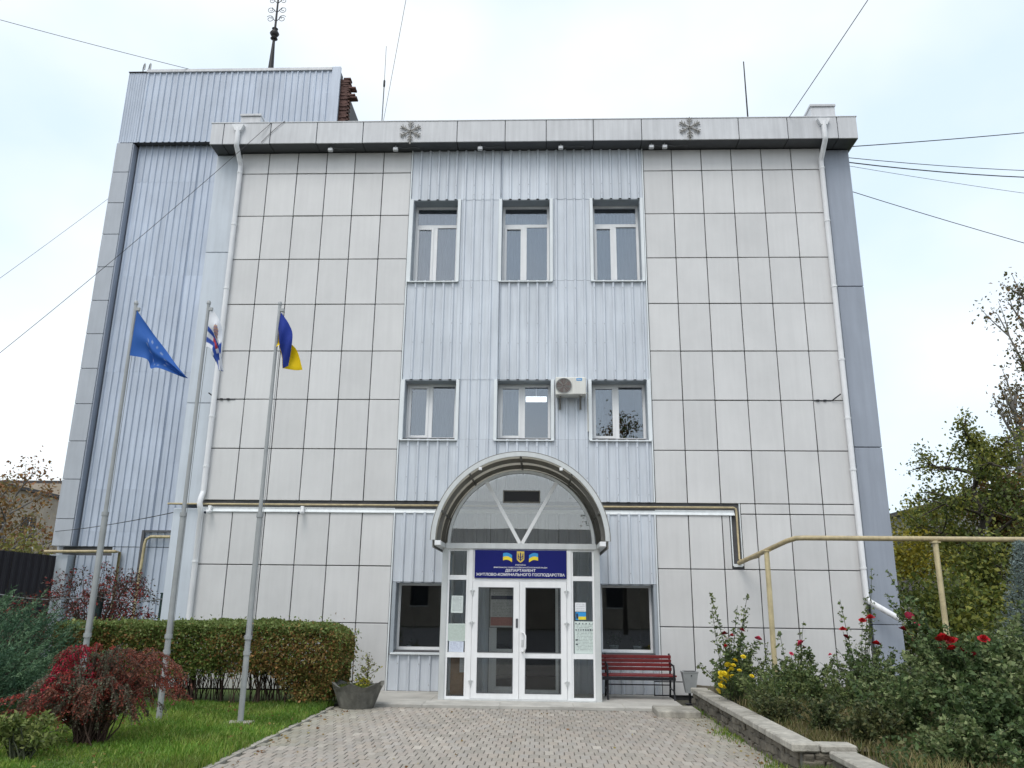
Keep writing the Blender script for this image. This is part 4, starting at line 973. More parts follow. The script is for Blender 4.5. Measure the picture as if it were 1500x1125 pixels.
for row, z in ((0, .015), (1, .115), (2, .205)):
    y = -7.56
    while y < -1.8:
        k = r.randrange(6); w = (.2, .26, .15, .22, .12, .3)[k]
        inst('stone', sv[k], RW, (2.715+r.uniform(-.012, .012), y+w/2, z+r.uniform(-.01, .01)), (r.gauss(0, .12), 0, r.gauss(0, .04)), (1, 1, (1.0, .95, .8)[row])); y += w+.012
for row, z in ((0, .02), (1, .12), (2, .20)):
    x = 2.74
    while x < 3.0:
        k = r.randrange(6); w = (.2, .26, .15, .22, .12, .3)[k]
        inst('stone', sv[k], RW, (x+w/2, -7.605+r.uniform(-.01, .01), z), (0, r.gauss(0, .1), math.pi/2+r.gauss(0, .04)), (1, 1, .9)); x += w+.012
for y0, y1 in ((-7.66, -6.62), (-6.605, -5.5), (-5.485, -4.4), (-4.39, -3.3), (-3.285, -2.4), (-2.385, -1.72)):
    part('coping', MB().bbox(2.63+r.uniform(-.008, .008), 2.91, y0, y1, .255, .335+r.uniform(-.004, .004), .014), M['conc'], RW)
part('coping', MB().bbox(2.925, 3.3, -7.66, -7.38, .25, .325, .014), M['conc'], RW)
for y0, y1 in ((-8.8, -7.68), (-9.9, -8.815), (-11, -9.915)): part('coping', MB().bbox(2.99, 3.27, y0, y1, .20, .275, .014), M['conc'], RW)
for row, z in ((0, .02), (1, .13)):
    y = -10.9
    while y < -7.8:
        k = r.randrange(6); w = (.2, .26, .15, .22, .12, .3)[k]; inst('stone', sv[k], RW, (3.055, y+w/2, z), (r.gauss(0, .1), 0, r.gauss(0, .04))); y += w+.012
# ------------------------------------------------------------------ vegetation
def nz(P, s, seed=0):
    r = np.random.RandomState(seed); v = np.zeros(len(P))
    for k in range(6):
        d = r.normal(size=3)*s*(1+.5*k); v += np.sin(P@d+r.uniform(0, 6.28))/(1+.4*k)
    return v/2.2
def colmix(P, palA, palB, seed, s=1.5, bias=0., jit=.25):
    rs = np.random.RandomState(seed); n = len(P); t = np.clip(.5+.6*nz(P, s, seed)+bias+rs.normal(size=n)*.25, 0, 1)[:, None]
    A = np.array(palA)[rs.randint(len(palA), size=n)]; Bc = np.array(palB)[rs.randint(len(palB), size=n)]
    pick = rs.uniform(size=(n, 1)) < t
    return np.where(pick, Bc, A)*rs.uniform(1-jit, 1+jit, (n, 1))
# lawn grass
def grass(name, n, x0, x1, y0, y1, h, seed, keep=None, parent=None, pal=None, z0=.005):
    rs = np.random.RandomState(seed); X = rs.uniform(x0, x1, n); Y = rs.uniform(y0, y1, n)
    if keep is not None: k = keep(X, Y); X, Y = X[k], Y[k]
    n = len(X); H = h*rs.uniform(.5, 1.35, n)*(1+.35*np.sin(X*2.1+Y*1.3)); a = rs.uniform(0, 6.28, n); b = rs.uniform(0, 6.28, n)
    w = .0045+.003*rs.uniform(size=n); L_ = H*rs.uniform(.15, .75, n)
    V = np.zeros((n, 5, 3)); c, s = np.cos(a)*w, np.sin(a)*w; lx, ly = np.cos(b)*L_, np.sin(b)*L_
    V[:, 0] = np.stack([X-c, Y-s, z0+0*X], 1); V[:, 1] = np.stack([X+c, Y+s, z0+0*X], 1)
    V[:, 2] = np.stack([X+c*.8+lx*.35, Y+s*.8+ly*.35, z0+H*.6], 1); V[:, 3] = np.stack([X-c*.8+lx*.35, Y-s*.8+ly*.35, z0+H*.6], 1); V[:, 4] = np.stack([X+lx, Y+ly, z0+H], 1)
    off = wloc(parent) if parent else Vector((0, 0, 0)); V = V-np.array(off)
    me = bpy.data.meshes.new(name); me.vertices.add(n*5); me.vertices.foreach_set('co', V.astype(np.float32).ravel())
    idx = np.arange(n)[:, None]*5+np.array([[0, 1, 2, 3, 3, 2, 4]]); me.loops.add(n*7); me.loops.foreach_set('vertex_index', idx.astype(np.int32).ravel())
    ls = np.stack([np.arange(n)*7, np.arange(n)*7+4], 1).ravel(); me.polygons.add(2*n); me.polygons.foreach_set('loop_start', ls.astype(np.int32)); me.update(calc_edges=True)
    P = np.stack([X, Y, 0*X], 1); pal = pal or ([(.10, .20, .025), (.13, .24, .03)], [(.20, .29, .045), (.23, .28, .065)])
    C = np.ones((n, 5, 4), np.float32); C[:, :, :3] = (colmix(P, pal[0], pal[1], seed, 1.2, -.1)*(1+.32*nz(P, 1.6, seed+3))[:, None])[:, None, :]
    ca = me.color_attributes.new('Col', 'FLOAT_COLOR', 'POINT'); ca.data.foreach_set('color', C.ravel()); me.materials.append(M['grass'])
    o = bpy.data.objects.new(name, me); link(o, parent, 'stuff'); return o
g1 = grass('grass', 88000, -9.5, -3.50, -8.6, -2.2, .075, 1, lambda X, Y: (X < -3.55+.03*np.sin(Y*9)*np.sin(Y*3.1)+.012*np.sin(Y*23)))
tag(g1, 'short green lawn grass under the flagpoles', 'grass')
rl = np.random.RandomState(77); nP = 520
LP = np.stack([rl.uniform(-8.5, -3.6, nP), rl.uniform(-8.4, -2.3, nP), .06+rl.uniform(-.03, .02, nP)], 1); LP2 = np.stack([np.concatenate([rl.uniform(-3.4, 2.6, 46), rl.uniform(2.3, 2.62, 60), rl.uniform(-3.45, -3.1, 46)]), rl.uniform(-7.8, -2.3, 152), np.full(152, .012)], 1); LP = np.concatenate([LP, LP2])
tag(leafcloud('fallen_leaves', LP, .045, palette(len(LP), [(.30, .20, .06), (.20, .10, .04), (.36, .29, .10)], [2, 2, 1], 6), 'leaf', None, 'stuff', seed=9, flat=.15, aspect=.6), 'fallen brown and yellow leaves scattered over lawn and paving', 'leaves')
g5 = grass('clover', 5000, -8.5, -3.62, -8.4, -2.4, .035, 15, lambda X, Y: np.sin(X*2.7+1)*np.sin(Y*2.2)+.3*np.sin(X*7) > .25, pal=([(.06, .12, .03)], [(.10, .17, .06)])); tag(g5, 'darker low clover patches in the lawn', 'clover')
g2 = grass('weeds', 2600, 2.3, 2.70, -7.6, -1.9, .05, 2, lambda X, Y: np.random.RandomState(8).uniform(size=len(X)) < np.clip((X-2.42)*3+.5*np.sin(Y*2.3)-.1, 0, 1)); tag(g2, 'small weeds along the foot of the stone wall', 'weeds')
g3 = grass('grass_tuft', 700, 2.66, 2.98, -8.3, -7.68, .14, 3, z0=-.05); tag(g3, 'taller grass tuft at the end of the stone wall', 'grass')
# hedge
def hedge():
    t = thing('clipped_hedge', 'long clipped hedge turning rusty with bare stems at its foot', 'hedge', (-5.9, -2.0, 0))
    rs = np.random.RandomState(4); n = 132000; x0, x1, y0, y1, z0, z1 = -8.5, -3.48, -2.62, -1.35, .12, 1.33
    P = rs.uniform(size=(n, 3))*[x1-x0, y1-y0, z1-z0]+[x0, y0, z0]
    # push leaves to the skin
    k = rs.uniform(size=n); sk = k < .72; face = rs.randint(0, 5, n); d = np.abs(rs.normal(size=n))*.07
    P[sk & (face <= 1), 1] = (y0+d)[sk & (face <= 1)]; P[sk & (face == 2), 2] = (z1-d)[sk & (face == 2)]; P[sk & (face == 3), 2] = (z1-d)[sk & (face == 3)]; P[sk & (face == 4), 0] = (x1-d)[sk & (face == 4)]
    bul = nz(P, 2.0, 5)*.09+nz(P, 6., 6)*.045+np.where(rs.uniform(size=n) < .045, rs.exponential(.05, n), 0)
    P[:, 1] -= bul*np.clip((-1.98-P[:, 1])/.5, 0, 1); P[:, 2] += bul*.6*np.clip((P[:, 2]-.7)/.5, 0, 1); P[:, 0] += bul*np.clip((P[:, 0]+4.2)/.6, 0, 1)
    cx = np.clip((P[:, 0]-(x1-.30))/.30, 0, 1); P[:, 2] -= cx**2*.16*(P[:, 2]-.4)/.9; P[:, 2] -= .05*np.clip((y0+.12-P[:, 1])/.12, 0, 1)
    low = .40+.17*nz(P*[1, 0, 0], 3.5, 9)+.06*rs.normal(size=n)-.42*np.clip((P[:, 0]+4.6)/.5, 0, 1); P = P[P[:, 2] > low]
    hz = (P[:, 2]-.45)/.9
    C = colmix(P, [(.30, .16, .055), (.22, .15, .05), (.24, .20, .06)], [(.12, .175, .038), (.16, .215, .05), (.10, .15, .032)], 7, .8, .02, .36)
    C2 = colmix(P, [(.15, .205, .055)], [(.22, .28, .09)], 8, 2.); g = rs.uniform(size=len(P)) < np.clip((P[:, 2]-1.05)*3.4, 0, .85); C[g] = C2[g]
    q = MB()
    for k in range(150):
        x = rs.uniform(x0+.1, x1-.15); y = rs.uniform(y0+.12, y1-.1); q.tube([(x, y, -.02), (x+rs.normal()*.05, y+rs.normal()*.04, .3), (x+rs.normal()*.12, y+rs.normal()*.08, .72)], [.011, .009, .005], 5)
        for j in range(2): q.tube([(x, y, rs.uniform(.05, .25)), (x+rs.normal()*.12, y+rs.normal()*.08, .6)], [.006, .004], 4)
    part('stems', q, M['twig'], t, 'stuff'); leafcloud('foliage', P, .047, C, 'leaf', t, 'stuff', seed=3, aspect=.62)
    q = MB(); q.tube([(x0, -2.0, .22), (x1-.5, -2.0, .22)], .012, 5); part('rail', q, M['iron'], t)
hedge()
def arching_shrub(name, label, cat, base, nb, reach, height, leaves, size, palA, palB, bias, seed, droop=1., berries=0, density=None, twig='twig', ysq=1., splay=None, aspect=.5):
    t = thing(name, label, cat, base); rs = np.random.RandomState(seed); q = MB(); P = []; D = []; b = np.array(base, float)
    for k in range(nb):
        a = rs.uniform(0, 6.28); R = reach*rs.uniform(.35, 1.); h = height*rs.uniform(.42, 1.)*(1-.25*(R/reach)**2)
        e = np.array([math.cos(a)*R, math.sin(a)*R*ysq, 0]); s0 = b+rs.normal(size=3)*[.06, .06, 0]
        pts = []
        for u in np.linspace(0, 1, 9):
            z = h*(math.sin(min(u*1.25, 1)*math.pi/2))-droop*h*.55*max(0, u-.6)**1.3*2; pts.append(s0+e*u**1.15+np.array([0, 0, z])+rs.normal(size=3)*.015*u)
        q.tube([tuple(p) for p in pts], [.011*(1-u*.8) for u in np.linspace(0, 1, 9)], 4)
        pts = np.array(pts)
        for j in range(leaves):
            u = rs.uniform(.25, 1)**.7*7.999; i = int(u); f = u-i; c = pts[i]*(1-f)+pts[i+1]*f; d = pts[i+1]-pts[i]
            side = rs.normal(size=3)*[.055, .055, .04]*(.5+reach*.5); P.append(c+side); D.append(d/np.linalg.norm(d)*.6+side/ (np.linalg.norm(side)+1e-6)+rs.normal(size=3)*.3)
    P = np.array(P); P[:, 2] = np.maximum(P[:, 2], b[2]+.03)
    part('branches', q, M[twig], t, 'stuff'); leafcloud('foliage', P, size, colmix(P, palA, palB, seed, 2.2, bias), 'leaf', t, 'stuff', D=np.array(D), seed=seed, aspect=aspect)
    if berries:
        i = rs.choice(len(P), berries); q = MB()
        for p in P[i]: s = rs.uniform(.008, .013); q.add([(p[0]+dx*s, p[1]+dy*s, p[2]+dz*s-.01) for dx, dy, dz in ((1,0,0),(-1,0,0),(0,1,0),(0,-1,0),(0,0,1),(0,0,-1))], [(0,2,4),(2,1,4),(1,3,4),(3,0,4),(2,0,5),(1,2,5),(3,1,5),(0,3,5)], True)
        part('berries', q, mat('berry_red', (.36, .02, .02), .35), t, 'stuff')
    return t
def spray_shrub(name, label, base, lobes, seed, size=.026, berries=300):
    """arching branches with fishbone twigs; lobes: (azimuth, spread, reach, height, branches, colours)"""
    t = thing(name, label, 'shrub', base); rs = np.random.RandomState(seed); b = np.array(base, float); q = MB(); P = []; D = []; C = []
    for az, spd, reach, height, nb, cols in lobes:
        for k in range(nb):
            a = rad(az)+rs.normal()*rad(spd); Rr = reach*rs.uniform(.45, 1.05); h = height*rs.uniform(.6, 1.05); e = np.array([math.cos(a)*Rr, math.sin(a)*Rr*.85, 0]); s0 = b+rs.normal(size=3)*[.08, .08, 0]
            dr = rs.uniform(.35, .85); pts = np.array([s0+e*u**1.1+np.array([0, 0, h*math.sin(min(u*1.35, 1)*math.pi/2)-dr*h*max(0, u-.55)**1.5*2.0])+rs.normal(size=3)*.012 for u in np.linspace(0, 1, 10)])
            pts[:, 2] = np.maximum(pts[:, 2], .04); q.tube([tuple(p) for p in pts], [.010*(1-.8*u) for u in np.linspace(0, 1, 10)], 4)
            col = np.array(cols[rs.randint(len(cols))])*rs.uniform(.8, 1.2)
            for m_ in range(30):
                u = rs.uniform(.22, .99)*8.999; i_ = int(u); f = u-i_; c = pts[i_]*(1-f)+pts[i_+1]*f; d = pts[i_+1]-pts[i_]; d /= np.linalg.norm(d); sd = np.cross(d, [0, 0, 1])*rs.choice([-1, 1])+d*.7+rs.normal(size=3)*.35+[0, 0, -.15]; sd /= np.linalg.norm(sd); L_ = rs.uniform(.06, .17)*(1.1-.5*u/9)
                n_ = 9; w = np.linspace(.1, 1, n_)[:, None]; pp_ = c+sd*L_*w+[0, 0, -.05]*w**2+rs.normal(size=(n_, 3))*.006; P.append(pp_); D.append(np.tile(sd, (n_, 1))*.5+rs.normal(size=(n_, 3))*.6); C.append(np.tile(col, (n_, 1))*rs.uniform(.65, 1.3, (n_, 1)))
                if m_ % 2: q.tube([tuple(c), tuple(c+sd*L_+[0, 0, -.05])], .0022, 3, False)
    P = np.concatenate(P); P[:, 2] = np.maximum(P[:, 2], b[2]+.03)
    part('branches', q, M['twig'], t, 'stuff'); leafcloud('foliage', P, size, np.concatenate(C), 'leaf', t, 'stuff', D=np.concatenate(D), seed=seed, aspect=.6)
    if berries:
        q = MB()
        for p in P[rs.choice(len(P), berries)]: s_ = rs.uniform(.006, .010); q.add([(p[0]+dx*s_, p[1]+dy*s_, p[2]+dz*s_-.01) for dx, dy, dz in ((1,0,0),(-1,0,0),(0,1,0),(0,-1,0),(0,0,1),(0,0,-1))], [(0,2,4),(2,1,4),(1,3,4),(3,0,4),(2,0,5),(1,2,5),(3,1,5),(0,3,5)], True)
        part('berries', q, mat('berry_red', (.36, .02, .02), .35), t, 'stuff')
    return t
CR = [(.46, .022, .055), (.38, .025, .045)]; RU = [(.28, .075, .05), (.33, .06, .045), (.21, .085, .055)]; GN = [(.12, .125, .08), (.15, .145, .10), (.22, .085, .055)]
spray_shrub('cotoneaster_shrub', 'arching shrub with crimson and rust autumn leaves on the lawn', (-5.5, -6.45, 0), ((160, 28, .95, 1.22, 14, CR), (110, 60, .7, 1.18, 22, RU), (20, 30, 1.15, 1.15, 26, RU), (-40, 40, .95, .85, 24, RU+GN), (-120, 50, .95, .85, 30, RU+GN), (195, 30, 1.3, .8, 24, GN+RU), (45, 60, .6, 1.2, 16, GN)), 11)
arching_shrub('leafy_bush', 'small light green broad leaved bush beside the crimson shrub', 'shrub', (-5.62, -7.6, 0), 34, .46, .52, 40, .058, [(.14, .19, .045), (.18, .22, .06)], [(.22, .25, .08), (.11, .15, .04)], -.1, 12, .3, twig='gstem', aspect=.6)
arching_shrub('red_berry_shrub', 'loose bare shrub with red berries behind the hedge by the tower', 'shrub', (-9.7, .9, 0), 84, 1.65, 2.75, 64, .06, [(.22, .03, .03), (.12, .05, .035), (.30, .035, .03)], [(.07, .065, .05), (.09, .05, .04)], .12, 13, .45, 260)
arching_shrub('red_berry_shrub', 'smaller red leaved shrub between juniper and berry shrub', 'shrub', (-10.9, .6, 0), 36, .9, 1.95, 40, .055, [(.26, .03, .03), (.15, .05, .03)], [(.06, .07, .04), (.09, .05, .035)], .0, 17, .5, 80)
# juniper: long feathery sprays
def juniper(base, reach, height, n, seed, label):
    t = thing('juniper', label, 'shrub', base, 'junipers left of the hedge'); rs = np.random.RandomState(seed); P = []; D = []; C = []; q = MB(); b = np.array(base)
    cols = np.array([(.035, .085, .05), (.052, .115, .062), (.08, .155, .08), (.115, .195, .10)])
    for k in range(n):
        a = rs.uniform(0, 6.28); el = math.asin(rs.uniform(.05, 1)); R_ = rs.uniform(.62, 1.0)
        c0 = b+np.array([math.cos(a)*math.cos(el)*reach, math.sin(a)*math.cos(el)*reach, .12+height*math.sin(el)])*R_
        ax = np.array([math.cos(a)*.8+.25, math.sin(a)*.8, .35+.5*math.sin(el)])+rs.normal(size=3)*.22; ax /= np.linalg.norm(ax); L_ = rs.uniform(.28, .5)
        if k % 3 == 0: q.tube([tuple(b+[0, 0, .05]), tuple((b+c0)/2+[0, 0, .05]), tuple(c0)], [.016, .010, .005], 4)
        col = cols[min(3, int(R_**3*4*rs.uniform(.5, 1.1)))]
        for m_ in range(16):
            u = (m_+.5)/16; c = c0+ax*L_*u+[0, 0, .10*u*u-.03*u]; sd = ax+rs.normal(size=3)*.55; sd /= np.linalg.norm(sd); l = .15*(1-.75*u)+.03; n_ = 6; w = np.linspace(.05, 1, n_)[:, None]
            P.append(c+sd*l*w+rs.normal(size=(n_, 3))*.004); D.append(np.tile(sd, (n_, 1))+rs.normal(size=(n_, 3))*.3); C.append(np.tile(col, (n_, 1))*rs.uniform(.7, 1.3, (n_, 1)))
    P = np.concatenate(P); P[:, 2] = np.maximum(P[:, 2], .05)
    part('branches', q, M['bark'], t, 'stuff'); leafcloud('foliage', P, .05, np.concatenate(C), 'needle', t, 'stuff', D=np.concatenate(D), seed=seed, aspect=.22, fold=.05)
juniper((-9.1, -3.6, 0), 1.6, 1.45, 620, 21, 'feathery blue green juniper between dark fence and hedge'); juniper((-8.3, -4.9, 0), 1.0, .85, 300, 22, 'lower spreading juniper in front of the taller one')
# rope fence posts
for x, l in ((-9.42, 'dark green post of the rope fence amid the berry shrub'), (-8.02, 'dark green post of the rope fence beside the pale pilaster')):
    t = thing('fence_post', l, 'post', (x, .5, 0), 'rope fence posts'); part('post', MB().bbox(x-.06, x+.06, .44, .56, -.02, 1.84, .01), M['gpost'], t); part('cap', MB().bbox(x-.068, x+.068, .432, .568, 1.84, 1.87, .008), M['gpost'], t)
tag(part('rope', MB().tube([(-11.6, .42, 1.80)]+[(-11.6+2.15*u, .42, 1.80-.10*math.sin(math.pi*u)) for u in (.25, .5, .75)]+[(-9.42, .43, 1.78)]+[(-9.42+1.4*u, .42, 1.78-.12*math.sin(math.pi*u)) for u in (.25, .5, .75)]+[(-8.02, .43, 1.74)], .012, 5), M['wireg']), 'pale rope sagging between the green posts', 'rope')
# rose bed
def petals(P, s, seed):
    return None
def rose_flower(me_cache={}):
    pass
def flower_mesh(col, seed, kind):
    rs = np.random.RandomState(seed); V = []; F = []; C = []
    rings = ((4, .25, .9), (6, .6, .65), (7, 1., .25)) if kind == 'rose' else ((8, .45, .6), (12, .8, .35), (14, 1., .1))
    for n, r, up in rings:
        for k in range(n):
            a = 2*math.pi*(k+rs.uniform(-.2, .2))/n; w = 1.1*r*math.sin(math.pi/n)*1.5; d = np.array([math.cos(a), math.sin(a), 0]); s = np.array([-math.sin(a), math.cos(a), 0])
            b = len(V); V += [tuple(d*.06), tuple(d*r*.7+s*w+[0, 0, up*.75]), tuple(d*r+[0, 0, up]), tuple(d*r*.7-s*w+[0, 0, up*.75])]; F.append((b, b+1, b+2, b+3)); j = rs.uniform(.7, 1.25); C += [(col[0]*j, col[1]*j, col[2]*j, 1)]*4
    me = mesh_from(V, F, 'flower', [True]*len(F)); ca = me.color_attributes.new('Col', 'FLOAT_COLOR', 'POINT'); ca.data.foreach_set('color', np.array(C, np.float32).ravel()); me.materials.append(M['petal']); return me
FL = {'red': flower_mesh((.42, .012, .018), 1, 'rose'), 'dark': flower_mesh((.20, .008, .015), 2, 'rose'), 'pink': flower_mesh((.62, .06, .13), 3, 'rose'), 'white': flower_mesh((.7, .62, .58), 4, 'rose'), 'yellow': flower_mesh((.78, .62, .03), 5, 'm')}
def rose_bush(label, base, ncane, height, spread, leaves, seed, flowers=(), tall=(), pal=None, size=.05):
    """upright canes with toothed foliage; flowers: (x,y,z,colour,size) in world coordinates"""
    t = thing('rose_bush', label, 'rose bush', base, 'rose bushes in the bed'); rs = np.random.RandomState(seed); b = np.array(base, float); q = MB(); P = []; D = []
    ends = [(b+np.array([rs.normal()*spread*.5, rs.normal()*spread*.45, height*rs.uniform(.5, 1.05)]), 1.) for _ in range(ncane)]+[(np.array(p), .8) for p in tall]+[(np.array(f[:3])-[0, 0, .02], 1.) for f in flowers]
    for e, dens in ends:
        s0 = b+rs.normal(size=3)*[.07, .07, 0]; mid = (s0+e)/2+rs.normal(size=3)*.05; mid[:2] += (e-s0)[:2]*-.1
        pts = [s0*(1-u)**2+2*mid*u*(1-u)+e*u*u for u in np.linspace(0, 1, 8)]; q.tube([tuple(p) for p in pts], [.009*(1-.65*u) for u in np.linspace(0, 1, 8)], 4)
        L_ = np.linalg.norm(e-s0)
        for j in range(int(leaves*dens*L_)):
            u = rs.uniform(.12, .99)*6.999; i = int(u); f = u-i; c = pts[i]*(1-f)+pts[i+1]*f; o = rs.normal(size=3)*[1, 1, .5]; o /= np.linalg.norm(o); l = rs.uniform(.03, .13)*(1.2-.7*u/7)
            for m_ in range(3): P.append(c+o*(l*(.5+.3*m_))+rs.normal(size=3)*.012); D.append(o+rs.normal(size=3)*.5)
    P = np.array(P); pal = pal or ([(.08, .125, .042), (.10, .15, .05)], [(.19, .225, .08), (.14, .18, .06)])
    part('canes', q, M['gstem'], t, 'stuff'); leafcloud('foliage', P, size, colmix(P, pal[0], pal[1], seed, 2.5, 0), 'leaf', t, 'stuff', D=np.array(D), seed=seed, aspect=.62)
    for x, y, z, c, s in flowers: inst('flower', FL[c], t, (x, y, z), (rs.uniform(-.2, .9), rs.uniform(-.5, .5), rs.uniform(0, 6)), (s*1.05,)*3)
    return t
rose_bush('rose bush with tall bare topped shoots and dark red blooms near the bench', (3.15, -2.6, .2), 26, .85, .55, 44, 31, [(3.06, -2.75, 1.27, 'dark', .06), (3.19, -2.7, 1.24, 'red', .055), (3.04, -2.9, 1.08, 'red', .05), (3.34, -2.8, 1.34, 'dark', .045), (3.1, -2.75, 1.2, 'white', .035), (3.62, -2.7, 1.2, 'pink', .06)], [(2.90, -2.5, 1.96), (2.93, -2.45, 1.7), (3.36, -2.5, 1.74), (3.55, -2.5, 1.94), (3.5, -2.6, 1.7)])
rose_bush('rose bush with pink buds beside the thin pipe post', (3.95, -3.1, .2), 26, .75, .6, 40, 32, [(4.20, -3.1, 1.15, 'pink', .07), (4.26, -3.05, 1.08, 'dark', .04), (4.0, -3.2, 1.0, 'pink', .035)], [(4.3, -3.0, 1.5), (3.9, -3.0, 1.3)])
rose_bush('leggy rose bush with crimson blooms under the downpipe outlet', (5.05, -3.3, .22), 22, .95, .6, 30, 33, [(5.23, -3.4, 1.56, 'red', .075), (5.28, -3.4, 1.17, 'red', .07), (4.78, -3.4, 1.38, 'red', .06), (5.1, -3.4, 1.52, 'red', .06), (4.78, -3.5, 1.28, 'dark', .045), (4.55, -3.4, 1.0, 'pink', .035)], [(4.85, -3.2, 1.85), (5.3, -3.2, 1.9), (5.45, -3.1, 2.35)])
rose_bush('tall rose bush with pink bloom and clustered red flowers by second post', (6.1, -4.0, .25), 26, 1.0, .6, 40, 34, [(5.66, -4.0, 1.46, 'pink', .065), (5.98, -4.3, 1.24, 'red', .09), (5.86, -4.3, 1.16, 'red', .07), (6.1, -4.3, 1.05, 'red', .06), (5.56, -4.0, 1.32, 'dark', .05), (5.58, -4.0, 1.25, 'pink', .045), (6.46, -4.2, 1.18, 'red', .065), (6.2, -4.2, 1.12, 'dark', .05)], [(5.3, -3.9, 1.95), (5.35, -3.9, 2.3)], size=.06)
dk = ([(.068, .115, .042), (.092, .145, .05)], [(.21, .25, .11), (.14, .19, .07)])
rose_bush('dense dark rose bush with scarlet cluster and one pink bloom on top', (5.3, -6.45, .2), 80, 1.15, .7, 60, 35, [(4.86, -6.5, 1.36, 'red', .085), (4.97, -6.5, 1.33, 'red', .075), (4.93, -6.55, 1.25, 'red', .06), (5.06, -6.5, 1.22, 'dark', .055), (5.02, -6.45, 1.14, 'red', .05), (5.34, -6.5, 1.36, 'red', .07), (5.2, -6.5, 1.18, 'dark', .05), (4.62, -6.2, 1.62, 'pink', .06), (4.52, -6.2, 1.46, 'dark', .05)], [(4.45, -6.1, 1.75), (4.62, -6.2, 1.9), (5.0, -6.3, 1.55), (5.6, -6.4, 1.7), (5.9, -6.4, 1.85)], dk, .06)
rose_bush('dense dark leaved bush beside the blue spruce', (6.3, -5.7, .2), 80, 1.35, .75, 56, 36, (), (), dk, .062)
rose_bush('bushy rose with broad dark leaves behind the wall corner', (4.25, -6.5, .2), 46, .72, .5, 62, 37, (), (), dk, .055)
rose_bush('low green rose bush at the middle of the wall', (3.3, -4.4, .2), 34, .62, .45, 50, 38)
rose_bush('thin rose bush standing in the dry grass', (4.4, -4.6, .2), 22, .75, .5, 40, 39)
gm = ([(.055, .08, .03), (.08, .10, .035)], [(.13, .13, .05), (.10, .12, .045)])
for i, (x, y, nc, h, sp_, lv, l, pal_, sz) in enumerate((
    (3.55, -1.95, 24, .95, .5, 44, 'leafy rose bush close to the facade panels by the bin', None, .05),
    (4.55, -2.2, 26, .85, .5, 42, 'rose bush rooted behind the thin pipe post', None, .05),
    (5.5, -2.3, 24, .9, .55, 40, 'rose bush below the downpipe elbow, no blooms', None, .05),
    (6.6, -2.7, 30, 1.2, .6, 40, 'tall bush round the foot of the second pipe post', dk, .06),
    (4.15, -3.8, 30, .6, .5, 48, 'low leafy rose between pink and crimson blooms', None, .05),
    (5.2, -4.6, 34, .85, .55, 48, 'leafy rose bush before the crimson blooms', dk, .055),
    (3.15, -5.3, 30, .42, .38, 60, 'low weedy bush behind the wall coping', gm, .042),
    (3.5, -6.1, 30, .45, .40, 60, 'olive weedy bush in the dry grass', gm, .042),
    (3.75, -7.0, 34, .50, .40, 64, 'low weedy bush near the wall corner', gm, .045),
    (4.75, -7.6, 60, .85, .55, 66, 'rose bush before the dense dark one', dk, .058),
    (5.75, -7.5, 70, 1.2, .6, 60, 'broad dark bush at the front of the bed', dk, .06),
    (4.05, -8.35, 44, .48, .42, 70, 'low dark bush beside the lower coping', dk, .052),
    (5.95, -8.6, 60, 1.05, .55, 62, 'tall dark bush at the front edge of the bed', dk, .058),
    (4.5, -9.3, 50, .5, .5, 66, 'low dark bush at the front edge of the bed', dk, .052),
    (5.0, -8.7, 50, .7, .5, 66, 'rounded dark bush deep in the front bed', dk, .055))):
    rose_bush(l, (x, y, .2), nc, h, sp_, lv, 140+i, (), (), pal_, sz)
ch = arching_shrub('chrysanthemum', 'clump of bright yellow chrysanthemums against the wall coping', 'flowers', (3.02, -3.55, .24), 34, .34, .55, 34, .04, [(.05, .085, .025), (.07, .11, .03)], [(.10, .13, .04)], -.1, 41, .2, twig='gstem')
rc = random.Random(9)
for x, z in ((2.74, .66), (2.78, .74), (2.80, .62), (2.86, .70), (2.92, .80), (2.97, .92), (3.08, .98), (2.84, .86), (3.02, .78), (2.9, .62), (2.72, .56), (3.2, .7), (2.97, .84), (2.70, .47), (2.76, .60), (2.82, .68), (2.79, .53), (2.88, .76), (2.95, .68), (2.74, .73)):
    inst('flower', FL['yellow'], ch, (x+rc.uniform(-.01, .01), -3.72+rc.uniform(-.12, .1), z), (rc.uniform(.2, 1.1), rc.uniform(-.4, .4), rc.uniform(0, 6)), (rc.uniform(.04, .056),)*3)
rg = np.random.RandomState(33); nG = 15000; GX = rg.uniform(3.35, 7.6, nG); GY = rg.uniform(-10.4, -5.2, nG); GP = np.stack([GX, GY, .24+rg.uniform(0, .24, nG)*(.6+.4*np.sin(GX*3)*np.sin(GY*2.6))], 1); GP = GP[(GX > 3.9) | (GY < -7.9)]
tag(leafcloud('ground_cover', GP, .055, colmix(GP, dk[0], [(.12, .13, .05), (.16, .13, .06)], 33, 2., -.1), 'leaf', None, 'stuff', seed=12, aspect=.6), 'low leafy ground cover under the dark bushes', 'ground cover')
g4 = grass('dry_grass', 26000, 2.95, 6.0, -9.5, -2.0, .15, 5, lambda X, Y: (np.random.RandomState(3).uniform(size=len(X)) < .55+.35*np.sin(X*2.2+1)*np.sin(Y*1.7)) & ((Y > -7.4) | (X > 3.3)), pal=([(.20, .17, .075), (.14, .13, .045)], [(.09, .12, .03), (.25, .21, .10)]), z0=.22); tag(g4, 'straw coloured grass and weeds between the rose bushes', 'grass')
